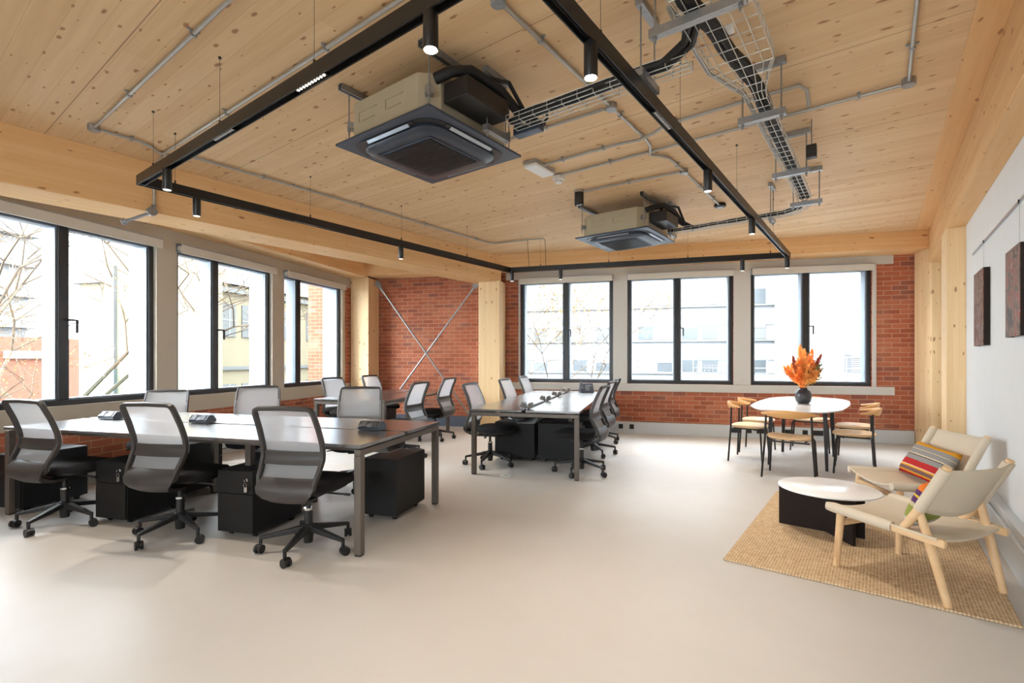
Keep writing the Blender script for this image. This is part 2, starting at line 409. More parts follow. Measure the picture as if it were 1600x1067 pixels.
art('rust_abstract', [srgb(60, 44, 36), srgb(92, 62, 46), srgb(134, 82, 54), srgb(140, 126, 112), srgb(60, 74, 84)], 9, 1.3)
art('grey_red_abstract', [srgb(52, 70, 84), srgb(96, 80, 70), srgb(150, 124, 110), srgb(158, 66, 44), srgb(196, 190, 180)], 8, 8.1)

# ------------------------------------------------------------------ setting
C, BZ, BS = 3.15, 2.68, 2.895     # ceiling, underside of the deep beams, underside of the shallow beams
XL, YB, VR = -5.6, 8.9, .71       # left window wall, back wall, right wall (grid coordinate)
room = [(-6.0, -3.9), (P2W(VR + .1, -3.9 / ca).x - .05, -3.9), tuple(P2W(VR + .15, 10.4))[:2], (-6.0, P2W(VR + .15, 10.4).y)]
m = MB(); m.prism([W2P((x, y)) for x, y in [(-6.02, -4.0), (-.45, -4.0), (4.75, 9.3), (-6.02, 9.3)]], -.25, 0)
fl = structure(m.build('floor', 'resin_floor', pframe=True))
m = MB(); m.prism([W2P((x, y)) for x, y in [(-6.02, -4.0), (-.45, -4.0), (4.75, 9.3), (-6.02, 9.3)]], C, C + .3)
structure(m.build('ceiling', 'clt_ceiling', pframe=True))
# --- back wall, brick, three window openings
WB = [(-2.27, -.575), (-.33, 1.39), (1.65, 3.385)]; ZB0, ZB1 = .865, 2.745
BT = .42
m = MB()
xs = [-6.0] + [x for w in WB for x in w] + [4.75]
for i in range(0, len(xs), 2): m.box(xs[i], xs[i + 1], YB, YB + BT, ZB0, ZB1)
m.box(-6.0, 4.75, YB, YB + BT, 0, ZB0); m.box(-6.0, 4.75, YB, YB + BT, ZB1, C)
structure(m.build('wall_back', 'brick_red'))
m = MB()   # painted surround: lintel, mullion piers, sill band
m.box(-2.54, 3.66, YB - .02, YB, 2.76, 2.95)
for a, b in ((WB[0][1], WB[1][0]), (WB[1][1], WB[2][0])): m.box(a + .0, b - .0, YB - .015, YB, ZB0, 2.76)
structure(m.build('trim_1', 'paint_grey', bevel=.003))
m = MB(); m.box(-2.54, 3.67, YB - .035, YB, .735, ZB0 - .002); structure(m.build('trim_2', 'paint_grey', bevel=.003))
# --- left wall
ZL0, ZL1 = .83, 2.675
WL = [(2.62, 4.545), (4.81, 6.42), (6.68, 8.24)]
WLm = [atx(98, 560, XL - .06).y, atx(336, 560, XL - .06).y, atx(466, 560, XL - .06).y]
WX = [(-3.3, -1.5)]
m = MB(); ys = [-4.0] + [y for w in WX + WL for y in w] + [8.5]
for i in range(0, len(ys), 2): m.box(XL - BT, XL, ys[i], ys[i + 1], ZL0, ZL1)
m.box(XL - BT, XL, -4.0, YB, ZL1, C); m.box(XL - BT, XL, -4.0, YB, .63, ZL0)
structure(m.build('wall_left', 'paint_beige'))
m = MB(); m.box(XL - BT, XL - .012, -4.0, YB, 0, .63); structure(m.build('trim_3', 'brick_red'))
m = MB(); m.box(XL - BT, XL + .004, 8.33, YB, ZL0, ZL1); structure(m.build('trim_4', 'brick_red'))
# --- right wall
m = MB(); m.box(VR, VR + .15, -4.3, 10.4, 0, C); structure(m.build('wall_right', 'plaster_white', pframe=True))
# --- wall behind the camera; its unseen window is added to light the room
m = MB()
for a, b in ((-6.0, -3.1), (-1.2, -.45)): m.box(a, b, -4.0, -3.7, 0, C)
m.box(-3.1, -1.2, -4.0, -3.7, 0, .9); m.box(-3.1, -1.2, -4.0, -3.7, 2.6, C)
structure(m.build('wall_front', 'plaster_white'))
portal((-2.15, -3.95, 1.75), (R(90), 0, 0), 1.9, 1.7)
for a, b in WB: portal(((a + b) / 2, YB + .3, (ZB0 + ZB1) / 2), (R(-90), 0, 0), b - a, ZB1 - ZB0)
for a, b in WX + WL: portal((XL - .3, (a + b) / 2, (ZL0 + ZL1) / 2), (0, R(-90), 0), ZL1 - ZL0, b - a)
# --- windows
def window(n, o, ax, a, b, z0, z1, mid, side, handle=True):
    """o: wall face coordinate; ax 'x' runs along x (back wall) or 'y' (left wall); outwards = +y or -x"""
    def bx(mb, s0, s1, d0, d1, za, zb):
        if ax == 'x': mb.box(s0, s1, o + d0, o + d1, za, zb)
        else: mb.box(o - d1, o - d0, s0, s1, za, zb)
    w = MB(); d0, d1 = .05, .13; fw = .055
    bx(w, a, b, d0, d1, z0, z0 + fw); bx(w, a, b, d0, d1, z1 - fw, z1)
    bx(w, a, a + fw, d0, d1, z0 + fw, z1 - fw); bx(w, b - fw, b, d0, d1, z0 + fw, z1 - fw)
    bx(w, mid - .045, mid + .045, d0, d1, z0 + fw, z1 - fw)
    fr = structure(w.build(f'window_{n}', 'black_frame', bevel=.003))
    # glazing beads in mill aluminium around each light
    g = MB()
    for p, q in ((a + fw, mid - .045), (mid + .045, b - fw)):
        bx(g, p, p + .018, d0 + .02, d1 + .12, z0 + fw, z1 - fw); bx(g, q - .018, q, d0 + .02, d1 + .12, z0 + fw, z1 - fw)
        bx(g, p + .018, q - .018, d0 + .02, d1 + .05, z0 + fw, z0 + fw + .015); bx(g, p + .018, q - .018, d0 + .02, d1 + .05, z1 - fw - .015, z1 - fw)
    g.build('glazing_bead', 'anodised', fr)
    for p, q in ((a + fw + .018, mid - .063), (mid + .063, b - fw - .018)):
        g = MB(); bx(g, p, q, .10, .108, z0 + fw + .015, z1 - fw - .015); g.build('glass', 'window_glass', fr)
    h = MB(); hz = 1.82 if ax == 'x' else 1.69; s = mid + .03 * side
    if ax == 'x':
        h.cyl((s, o + d0, hz), (s, o + d0 - .045, hz), .012, n=10); h.bar((s, o + d0 - .045, hz), (s + .07 * side, o + d0 - .045, hz), .022, .02); h.bar((s + .065 * side, o + d0 - .045, hz + .006), (s + .065 * side, o + d0 - .045, hz - .13), .02, .02)
    else:
        h.cyl((o - d0, s, hz), (o - d0 + .045, s, hz), .012, n=10); h.bar((o - d0 + .045, s, hz), (o - d0 + .045, s + .07 * side, hz), .022, .02); h.bar((o - d0 + .045, s + .065 * side, hz + .006), (o - d0 + .045, s + .065 * side, hz - .13), .02, .02)
    if handle: h.build('window_handle', 'black_frame', fr, bevel=.003)
    # outer reveal lining in pale metal
    r = MB(); t = .012
    bx(r, a, a + t, .18, .42, z0, z1); bx(r, b - t, b, .18, .42, z0, z1); bx(r, a + t, b - t, .18, .42, z1 - t, z1); bx(r, a + t, b - t, .18, .42, z0, z0 + t)
    r.build('outer_reveal', 'cladding_pale', fr)
    return fr
k = 1
for (a, b), mid, hd in zip(WL, WLm, (1, 1, 0)):
    window(k, XL, 'y', a, b, ZL0, ZL1, mid, 1, hd); k += 1
for (a, b), md in zip(WB, (.50, .485, .475)):
    window(k, YB, 'x', a, b, ZB0, ZB1, a + (b - a) * md, 1); k += 1
for (a, b) in WX: window(k, XL, 'y', a, b, ZL0, ZL1, (a + b) / 2, 1); k += 1
for (a, b) in ((-3.1, -1.2),):  # added window behind the camera, sized for the light it admits
    w = MB()
    for x in (a, b - .06, (a + b) / 2 - .03): w.box(x, x + .06, -3.9, -3.8, .9, 2.6)
    for z in (.9, 2.54): w.box(a + .06, b - .06, -3.9, -3.8, z, z + .06)
    fr = structure(w.build(f'window_{k}', 'black_frame')); g = MB(); g.box(a + .06, b - .06, -3.86, -3.852, .96, 2.54); g.build('glass', 'window_glass', fr); k += 1
# thin light reveal strips beside the end windows
m = MB(); m.box(WB[2][1], WB[2][1] + .05, YB - .012, YB, ZB0, 2.76); m.box(WB[0][0] - .03, WB[0][0], YB - .012, YB, ZB0, 2.76)
structure(m.build('trim_5', 'paint_grey'))
# --- roller blinds
def blind(ax, o, a, b, zt, label):
    L = b - a
    if ax == 'x': t = thing('roller_blind', label, 'blind', ((a + b) / 2, o, zt), 0, 'rolled-up roller blinds over the windows')
    else: t = thing('roller_blind', label, 'blind', (o, (a + b) / 2, zt), R(90), 'rolled-up roller blinds over the windows')
    m = MB()
    y0, y1 = -.085, 0
    m.box(-L / 2, L / 2, y0, y1 - .001, -.012, 0); m.box(-L / 2, L / 2, y1 - .012, y1 - .001, -.10, -.012); m.build('cassette', 'aluminium', t)
    m = MB(); m.cyl((-L / 2 + .01, -.045, -.055), (L / 2 - .01, -.045, -.055), .034, n=20); m.build('fabric_roll', 'blind_fabric', t, smooth=True)
    m = MB(); m.box(-L / 2 + .01, L / 2 - .01, -.086, -.074, -.115, -.012); m.build('bottom_bar', 'blind_fabric', t, bevel=.004)
    return t
BN = ['rolled-up blind over the left-hand window of the brick back wall', 'rolled-up blind over the middle window of the back wall', 'rolled-up blind over the right-hand back window, above the orange flowers']
for (a, b), n in zip(WB, BN): blind('x', YB - .022, a, b, ZB1 + .03, n)
BN = ['rolled-up blind over the nearest, largest side window at the left edge', 'rolled-up blind over the middle side window on the left', 'rolled-up blind over the farthest side window, beside the timber column']
for (a, b), n in zip(WL, BN): blind('y', XL + .001, a - .02, b + .02, ZL1 + .04, n)
# local +y of a blind on the left wall (rotated 90 deg) is world -x: its roll sits on the room side
# --- beams and columns
def pbox(name, mat, v0, v1, u0, u1, z0, z1, bev=.004):
    m = MB(); m.box(v0, v1, u0, u1, z0, z1); return structure(m.build(name, mat, pframe=True, bevel=bev))
def qbox(name, mat, *a):
    m = MB(); m.box(*a); return structure(m.build(name, mat, bevel=.004))
uc = W2P((-2.60, 8.62))
pbox('trim_6', 'glulam_beam_u', -5.98, -5.51, -1.9, 7.06, BZ, C)        # main beam on the left
pbox('trim_7', 'glulam_beam_u', .553, VR, -4.0, 9.35, BZ, C)            # beam along the right wall
pbox('trim_8', 'glulam_beam_u', .40, .553, -4.0, 9.2, C - .012, C)       # edge board beside it
qbox('trim_9', 'glulam_beam_q', XL, -5.2, 2.2, 8.5, BS - .03, C)         # beam over the left windows
qbox('trim_10', 'glulam_beam_x', -5.2, 4.0, 8.42, YB, BS, C)             # beam along the back wall
qbox('trim_11', 'glulam_column', -5.58, -5.19, 8.49, 8.88, 0, BS - .03)
qbox('trim_12', 'glulam_column', -2.935, -2.54, 8.46, 8.86, 0, BZ + .02)
qbox('trim_13', 'glulam_column', 3.93, 4.35, 8.40, 8.88, 0, BS)
pbox('trim_14', 'glulam_column', .553, VR, 6.95, 7.44, 0, BZ)
# skirtings
m = MB(); m.box(-2.52, 3.92, YB - .06, YB, 0, .2); structure(m.build('baseboard_back', 'trunking_white', bevel=.004))
m = MB(); m.box(-5.17, -2.94, YB - .04, YB, 0, .2); structure(m.build('baseboard_back_left', 'skirting_blue_grey', bevel=.004))
m = MB(); m.box(.64, VR, -4, 6.94, 0, .22); m.box(.655, VR, -4, 6.94, .223, .275); m.box(.637, VR, -4, 6.94, .205, .215); structure(m.build('baseboard_right', 'trunking_white', pframe=True, bevel=.004))
m = MB(); m.box(XL, XL + .05, -3.7, 8.48, 0, .2); structure(m.build('baseboard_left', 'trunking_white', bevel=.004))
for px in (970, 987, 1150, 1170.5, 1190, 1233, 1258, 1278):
    p = aty(px, 674, YB - .06); t = thing('wall_socket', 'small black socket plate in the pale skirting trunking under the back windows', 'socket', (p.x, YB - .06, .12), 0, 'black sockets in the back skirting')
    w = .075 if px in (970, 1170.5, 987, 1258) else .15
    m = MB(); m.box(-w / 2, w / 2, -.008, 0, -.04, .04); m.build('face_plate', 'black_plastic', t, bevel=.002)
    m = MB()
    for q in ([0] if w < .1 else [-.035, .035]): m.box(q - .008, q + .008, -.012, -.006, .012, .028)
    m.build('rocker', 'black_frame', t)
# --- cross brace in front of the brick
t = thing('cross_brace', 'slim galvanised steel X brace in front of the red brick between timber columns', 'brace', (-4.05, 8.62, 0))
Yb = 8.66
def bp(px, py, Y=Yb): p = aty(px, py, Y); return (p.x + 4.05, p.y - 8.62, p.z)
a1 = bp(592, 446); x_ = bp(666, 552)
a2 = bp(743, 446, Yb + .03); 
def ext(a, b, zt): k = (zt - a[2]) / (b[2] - a[2]); return tuple(a[i] + (b[i] - a[i]) * k for i in range(3))
x2 = bp(666, 552, Yb + .03)
m = MB(); m.cyl(a1, ext(a1, x_, .25), .016, n=12); m.build('rod', 'galvanised', t, smooth=True)
m = MB(); m.cyl(a2, ext(a2, x2, .25), .016, n=12); m.build('rod', 'galvanised', t, smooth=True)
for a, q in ((a1, x_), (a2, x2)):
    m = MB(); d = (Vector(q) - Vector(a)).normalized(); m.cyl(Vector(a) + d * .02, Vector(a) + d * .16, .026, n=12); m.bar(Vector(a) - d * .10, Vector(a) + d * .05, .10, .02, up=(0, 1, 0)); m.build('fork_end', 'galvanised', t, bevel=.003)

# ------------------------------------------------------------------ task chair (faces local +y)
def back_y(z):      # side profile of the back
    pts = [(.40, -.18), (.46, -.235), (.52, -.235), (.58, -.20), (.66, -.165), (.74, -.175), (.84, -.21), (.98, -.275)]
    for (z0, y0), (z1, y1) in zip(pts, pts[1:]):
        if z <= z1: k = (z - z0) / (z1 - z0); return y0 + (y1 - y0) * k
    return pts[-1][1]
def back_w(z):
    pts = [(.40, .15), (.46, .185), (.54, .205), (.64, .215), (.76, .216), (.90, .210), (.98, .204)]
    for (z0, y0), (z1, y1) in zip(pts, pts[1:]):
        if z <= z1: k = (z - z0) / (z1 - z0); return y0 + (y1 - y0) * k
    return pts[-1][1]
def make_chair(label, fm='chair_frame'):
    t = thing('task_chair', label, 'chair', (0, 0, 0))
    # frame loop
    path = []
    zs = [.47 + (.955 - .47) * i / 14 for i in range(15)]
    right = [(back_w(z), back_y(z) - .0, z) for z in zs]
    top = [(.196, back_y(.975), .975), (.178, back_y(.985), .983), (0, back_y(.98) - .004, .988), (-.178, back_y(.985), .983), (-.196, back_y(.975), .975)]
    left = [(-x, y, z) for x, y, z in right[::-1]]
    bot = [(-.16, back_y(.455), .452), (0, back_y(.45) - .01, .447), (.16, back_y(.455), .452)]
    path = right + top + left + bot
    nr = []
    for p in path: nr.append((0, -1, -.25 if p[2] > .66 else .2))
    m = MB(); m.ribbon(path, nr, .026, .034, closed=True); m.build('back_frame', fm, t, bevel=.006)
    # mesh sheet
    def sheet(z0, z1, n, off=0, wk=.985, th=.0):
        rings = []
        for i in range(n + 1):
            z = z0 + (z1 - z0) * i / n; w = back_w(z) * wk; row = []
            for j in range(13):
                x = -w + 2 * w * j / 12; c = 1 - (x / w) ** 2
                row.append((x, back_y(z) - .018 * c + off, z))
            rings.append(row)
        return rings
    m = MB(); m.loft(sheet(.462, .982, 22, .020, 1.04), closed_ring=False, caps=False); m.build('back_mesh', 'chair_mesh', t, smooth=True)
    # lumbar band
    m = MB(); a = sheet(.615, .70, 4, -.006, .97); b = sheet(.615, .70, 4, .012, .97)
    rings = [x + y[::-1] for x, y in zip(a, b)]; m.loft(rings); m.build('lumbar_band', 'chair_frame', t, smooth=True)
    # lower back shell, curling under the seat
    prof = [(.205, -.242, .52), (.205, -.265, .475), (.195, -.272, .44), (.16, -.26, .405), (.125, -.22, .375), (.105, -.14, .355), (.10, -.06, .355)]
    rings = []
    for w, y, z in prof:
        ring = []
        for j in range(11):
            u = -1 + j / 5; ring.append((w * u, y - .02 * (1 - u * u), z))
        for j in range(10, -1, -1):
            u = -1 + j / 5; ring.append((w * .96 * u, y + .022 - .015 * (1 - u * u), z + .018))
        rings.append(ring)
    m = MB(); m.loft(rings); m.build('back_shell', fm, t, smooth=True)
    # seat
    def se(w, d, n=36, e=3.2, cy=0):
        out = []
        for k in range(n):
            a = 2 * math.pi * k / n; c, s_ = math.cos(a), math.sin(a)
            out.append((w * abs(c) ** (2 / e) * (1 if c > 0 else -1), cy + d * abs(s_) ** (2 / e) * (1 if s_ > 0 else -1)))
        return out
    rings = []
    for k, z in ((.90, .418), (.98, .425), (1, .445), (.985, .468), (.93, .480), (.7, .484), (.3, .480)):
        rings.append([(x, y, z - (.03 * max(0, (y - .18) / .14) ** 2 if y > .18 else 0)) for x, y in se(.235 * k, .235 * k, cy=.085)])
    m = MB(); m.loft(rings); m.build('seat', 'seat_fabric', t, smooth=True)
    m = MB(); m.loft([[(x, y, z) for x, y in se(.2 * k, .2 * k, cy=.085)] for k, z in ((.6, .392), (.95, .398), (1, .418))]); m.cbox((0, .0, .375), (.13, .24, .05)); m.build('seat_pan', 'chair_black', t, smooth=True)
    m = MB(); m.bar((.10, .02, .385), (.25, .04, .375), .012, .012); m.bar((.25, .04, .375), (.285, .05, .37), .03, .01); m.cyl((-.11, -.06, .37), (-.19, -.06, .37), .022, n=12); m.build('tilt_lever', 'chair_black', t, bevel=.002)
    m = MB(); m.cyl((0, 0, .16), (0, 0, .27), .027, n=20); m.cyl((0, 0, .27), (0, 0, .36), .016, n=16); m.build('gas_column', 'chair_black', t, smooth=True)
    m = MB(); m.cyl((0, 0, .268), (0, 0, .282), .03, n=20); m.build('column_collar', 'chrome', t, smooth=True)
    m = MB(); m.lathe([(.028, .045), (.03, .05), (.034, .10), (.042, .125), (.042, .165), (.03, .175)], n=20)
    for k in range(5):
        a = k * 2 * math.pi / 5; c, s_ = math.cos(a), math.sin(a)
        m.bar((c * .03, s_ * .03, .145), (c * .305, s_ * .305, .098), .046, .04, w2=.026, h2=.022)
        m.cyl((c * .30, s_ * .30, .10), (c * .30, s_ * .30, .055), .012, n=8)
    m.build('star_base', 'chair_black', t, bevel=.004)
    for k in range(5):
        a = k * 2 * math.pi / 5; c, s_ = math.cos(a), math.sin(a); q = Vector((c * .30, s_ * .30, .029)); d = Vector((math.cos(a + 1.1), math.sin(a + 1.1), 0)); ax = d.cross(Vector((0, 0, 1)))
        q2 = q + d * .012; m = MB()
        for sg in (-1, 1): m.cyl(q2 + ax * sg * .006, q2 + ax * sg * .024, .029, n=20)
        m.cyl(q2 + Vector((0, 0, .006)) - ax * .02, q2 + Vector((0, 0, .006)) + ax * .02, .024, n=12)
        m.build('caster', 'caster_black', t, smooth=True)
    return t
G1 = 'mesh-backed task chairs'
chair0 = make_chair('dark mesh-back task chair nearest the camera, at the near end of the long desk')
chair0['group'] = G1
def settle(c, base, dz=0):     # turn the star base on its column, sink the seat on its gas spring
    k = R(base) - c.rotation_euler.z
    for ch in ALL_CH(c):
        n = ch.name.split('.')[0]
        if n in ('star_base', 'caster'): ch.rotation_euler.z = k
        elif dz and n not in ('gas_column', 'column_collar'): ch.location.z += dz
chair0.location = (-2.235, 2.90, 0); chair0.rotation_euler.z = R(4)
CH = [(-3.33, 2.885, 4, -21, 0, 'dark mesh-back task chair in the middle of the near row, between two black pedestals'),
      (-4.45, 2.85, -2, -2, 0, 'dark mesh-back task chair at the left edge, near side of the long desk'),
      (-2.86, 4.46, 203, 10, 0, 'pale-backed task chair on the far side of the long desk, closest to its right end'),
      (-4.02, 4.34, 212, 30, 0, 'pale-backed task chair on the far side of the long desk, middle of three'),
      (-5.22, 4.26, 212, 50, -.06, 'pale-backed task chair on the far side of the long desk, lowest and leftmost'),
      (-1.86, 5.80, -94, -20, 0, 'white-backed task chair at the near left corner of the centre desk'),
      (-1.82, 7.20, -96, 5, 0, 'white-backed task chair on the left of the centre desk, before the timber column'),
      (-1.80, 8.28, -95, 22, 0, 'white-backed task chair at the far left of the centre desk'),
      (-.72, 5.65, 82, -32, 0, 'task chair seen from the side at the near right corner of the centre desk'),
      (-.71, 6.80, 80, 12, 0, 'task chair seen from the side, middle one on the right of the centre desk'),
      (-.70, 7.86, 84, 33, 0, 'task chair seen from the side, farthest on the right of the centre desk'),
      (-4.66, 6.90, -104, 15, 0, 'pale-backed task chair at the back-corner desk, below the far side window'),
      (-4.66, 8.05, -100, 40, 0, 'pale-backed task chair at the back-corner desk, in front of the left timber column'),
      (-3.12, 5.95, 86, 0, 0, 'blue-grey task chair on the near right side of the back-corner desk'),
      (-3.30, 7.38, 86, 25, 0, 'blue-grey task chair in front of the brick, right of the back-corner desk')]
CHS = [(dup(chair0, (x, y, 0), R(rz), lab), b, dz) for x, y, rz, b, dz, lab in CH]
settle(chair0, -7.5)
for c, b, dz in CHS: settle(c, b, dz)

# ------------------------------------------------------------------ bench desks (local x = length, y = depth)
def bench(loc, rz, n, L, D, label, ends=(1, 1), cables=True):
    t = thing('bench_desk', label, 'desk', loc, rz); mod = L / n; td = (D - .045) / 2; ZT = .735
    for r in (0, 1):
        for k in range(n):
            m = MB(); y0 = 0 if r == 0 else td + .045; m.box(k * mod + .0015, (k + 1) * mod - .0015, y0, y0 + td, ZT - .025, ZT); m.build('tabletop', 'desk_top', t, bevel=.003)
    for k in range(n + 1):
        x = .03 if k == 0 else (L - .03 if k == n else k * mod); inset = .03 if k in (0, n) else .26
        for y in (inset, D - inset):
            m = MB(); m.box(x - .025, x + .025, y - .025, y + .025, .012, ZT - .075); m.build('leg', 'desk_steel', t, bevel=.003)
        m = MB(); m.box(x - .025, x + .025, inset - .025, D - inset + .025, ZT - .0745, ZT - .034); m.build('end_rail' if k in (0, n) else 'cross_rail', 'desk_steel', t, bevel=.003)
        m = MB()
        for y in (inset, D - inset): m.cbox((x, y, .006), (.044, .044, .012))
        m.build('foot_pad', 'black_plastic', t)
    for y in (.16, D - .16):
        m = MB(); m.box(.056, L - .056, y - .015, y + .015, ZT - .07, ZT - .035); m.build('beam', 'desk_steel', t)
    if cables:
        m = MB(); yc = D / 2; z0 = ZT - .15
        for (a, za), (b, zb) in (((-.17, ZT - .04), (-.10, z0)), ((-.10, z0), (.10, z0)), ((.10, z0), (.17, ZT - .04))):
            m.add([(.10, yc + a, za), (L - .1, yc + a, za), (L - .1, yc + b, zb), (.10, yc + b, zb), (.10, yc + a, za - .003), (L - .1, yc + a, za - .003), (L - .1, yc + b, zb - .003), (.10, yc + b, zb - .003)],
                  [(0, 1, 2, 3), (7, 6, 5, 4), (0, 3, 7, 4), (1, 5, 6, 2)])
        m.build('cable_tray', 'galvanised', t)
        rnd = random.Random(5 + n); m = MB()
        for q in range(int(7 * n)):
            x0 = .12 + rnd.random() * (L - .5); pts = [(min(L - .12, max(.12, x0 + i * .06 + rnd.uniform(-.03, .03))), yc + rnd.uniform(-.09, .09), z0 + .012 + rnd.random() * .07) for i in range(6)]
            m.tube(pts, .005, 6)
        w = m.build('loose_cables', 'cable_black', t, smooth=True); w['kind'] = 'stuff'
    return t
D1 = (-5.16, 2.855); bench((D1[0], D1[1], 0), 0, 3, 3.36, 1.27, 'long charcoal bench desk for six on the left, in front of the side windows')
bench((-.69, 5.24, 0), R(90), 3, 3.36, 1.22, 'charcoal bench desk in the centre with four wedge power units, running towards the back windows')
bench((-3.42, 6.0, 0), R(90), 2, 2.3, 1.12, 'bench desk in the back left corner in front of the X brace')
# ------------------------------------------------------------------ pedestals (front faces local -y)
def pedestal(label):
    t = thing('drawer_pedestal', label, 'drawer unit', (0, 0, 0), 0, 'black steel pedestals under the desks'); w, d, h = .31, .52, .49
    m = MB(); m.box(-w / 2, w / 2, .018, d, .04, h); m.build('body', 'pedestal_black', t, bevel=.003)
    m = MB(); m.box(-w / 2 + .001, w / 2 - .001, 0, .0175, .325, h - .003); a = m.build('drawer_front', 'pedestal_black', t, bevel=.002)
    m = MB(); m.box(-w / 2 + .001, w / 2 - .001, 0, .0175, .043, .321); m.build('drawer_front', 'pedestal_black', t, bevel=.002)
    m = MB(); m.cyl((w / 2 - .045, .001, .43), (w / 2 - .045, -.008, .43), .011, n=14); lk = m.build('lock', 'chrome', t, smooth=True)
    m = MB(); x = w / 2 - .045; m.box(x - .003, x + .003, -.03, -.008, .423, .437); m.tube([(x + .014 * math.cos(q * .7), -.022, .395 + .016 * math.sin(q * .7)) for q in range(9)], .0018, 6, closed=True); m.box(x - .008, x + .006, -.024, -.020, .345, .382); m.box(x + .008, x + .018, -.026, -.023, .35, .385); m.build('key', 'chrome', lk)
    m = MB()
    for sx in (-1, 1):
        for y in (.08, d - .06): m.cyl((sx * (w / 2 - .05) - .012, y, .02), (sx * (w / 2 - .05) + .012, y, .02), .02, n=14)
        m.cbox((sx * (w / 2 - .05), .08, .035), (.05, .06, .012)); m.cbox((sx * (w / 2 - .05), d - .06, .035), (.05, .06, .012))
    m.build('castor_set', 'black_plastic', t)
    return t
ped0 = pedestal('black pedestal with keys in its lock, between the two chairs nearest the camera')
ped0.location = (-2.875, 2.925, 0)
PD = [(-4.07, 2.92, 0, 'black pedestal with keys in its lock, between the leftmost chair and the middle chair'),
      (-5.20, 2.90, 0, 'black pedestal cut by the left edge of the picture, under the long desk'),
      (-2.08, 4.08, 180, 'large-looking black pedestal just inside the right end of the long desk'),
      (-3.20, 4.08, 180, 'black pedestal on the far side of the long desk, behind the chair nearest the camera'),
      (-4.32, 4.08, 180, 'black pedestal on the far side of the long desk, behind the middle chair'),
      (-1.89, 6.25, -90, 'black pedestal end-on under the near half of the centre desk, left of the pair'),
      (-.80, 6.25, 90, 'black pedestal end-on under the near half of the centre desk, right of the pair'),
      (-1.89, 7.4, -90, 'black pedestal under the far half of the centre desk, left side'),
      (-.80, 7.4, 90, 'black pedestal under the far half of the centre desk, right side'),
      (-4.48, 7.15, -90, 'black pedestal under the back-corner desk')]
for x, y, rz, lab in PD: dup(ped0, (x, y, 0), R(rz), lab)
# ------------------------------------------------------------------ desk power units
def power_wedge(label, loc, rz, L=.19, s=1.0):
    t = thing('power_unit', label, 'power socket', loc, rz, 'wedge power units on the desks')
    prof = [(-.05, .004), (-.055, .03), (-.02, .07), (.02, .07), (.055, .03), (.05, .004)]
    m = MB(); m.loft([[(x, y * s, z * s) for y, z in prof] for x in (-L / 2, -L / 2 + .001, L / 2 - .001, L / 2)]); m.build('housing', 'phone_dark', t, bevel=.004)
    for k in (-.25, .25):
        m = MB(); c = Vector((k * L, -.0385 * s, .052 * s)); m.cbox((0, 0, 0), (.05, .05, .004), 0, Matrix.Translation(c) @ Matrix.Rotation(R(49), 4, 'X')); m.build('socket_face', 'black_plastic', t)
    m = MB(); m.box(-.02, .02, -.018, .018, -.03, .006); m.build('clamp', 'black_plastic', t)
    return t
ZT = .735
pu = power_wedge('black wedge power unit on the long desk, nearest its right end', (-2.10, 3.49, ZT), 0)
for x, lab in ((-3.78, 'black wedge power unit on the long desk, half hidden by the middle chair'), (-4.85, 'black wedge power unit on the long desk, farthest left by the big window')):
    dup(pu, (x, 3.49, ZT), 0, lab)
YS = [5.42, 6.48, 7.35, 8.25]
for i, y in enumerate(YS):
    lab = ['pair of small wedge sockets on the centre desk, nearest the camera', 'pair of small wedge sockets on the centre desk, second from the camera', 'pair of small wedge sockets on the centre desk, third from the camera', 'small wedge sockets at the far end of the centre desk beside the phone'][i]
    t = thing('socket_pair', lab, 'power socket', (-1.30, y, ZT), 0, 'socket pairs along the centre desk')
    for s_ in (-1, 1):
        m = MB(); pr = [(-.045, .0), (.045, 0), (.03, .075), (.0, .085)]
        m.loft([[(s_ * (.035 + a), yy, z + .004) for a, z in ((-.028, 0), (.05, .02), (.02, .075), (-.01, .06))] for yy in (-.045 - .02 * s_, .045 - .02 * s_)]); m.build('socket_wedge', 'desk_steel', t, bevel=.003)
    m = MB(); m.cyl((0, 0, -.03), (0, 0, .02), .014, n=12); m.build('post', 'chrome', t, smooth=True)
for i in range(3):
    m = MB(); y0, y1 = YS[i] + .07, YS[i + 1] - .28; m.box(-1.311, -1.289, y0, y1, ZT - .01, ZT + .018)
    tag(m.build('cable_cover', 'desk_steel', bevel=.002), ['dark cable cover strip between the first and second socket pairs of the centre desk', 'dark cable cover strip between the second and third socket pairs of the centre desk', 'dark cable cover strip towards the far end of the centre desk'][i], 'cable cover', 'cable cover strips on the centre desk')
# phone
t = thing('desk_phone', 'grey office phone on its stand at the far end of the centre desk', 'phone', (-.98, 8.33, ZT), R(20))
m = MB(); m.loft([[(x, y, z) for y, z in ((-.09, .0), (.09, .0), (.09, .012), (.03, .15), (.0, .155), (-.09, .025))] for x in (-.11, .11)]); m.build('phone_body', 'phone_dark', t, bevel=.006)
m = MB(); m.tube([(-.085, -.075, .055), (-.088, -.04, .085), (-.088, .0, .13), (-.085, .03, .17)], [.024, .016, .016, .024], 12, flat=.8); m.build('handset', 'phone_dark', t, smooth=True)
m = MB(); m.cbox((0, 0, 0), (.10, .05, .004), 0, Matrix.Translation((.03, -.02, .123)) @ Matrix.Rotation(R(52), 4, 'X')); m.build('display', 'outside_blue', t)
m = MB()
for i in range(4):
    for j in range(3): m.cbox((-.02 + j * .025, -.075 + i * .011, .041 + i * .0165), (.016, .009, .005), 0)
m.build('keypad', 'white_plastic', t)
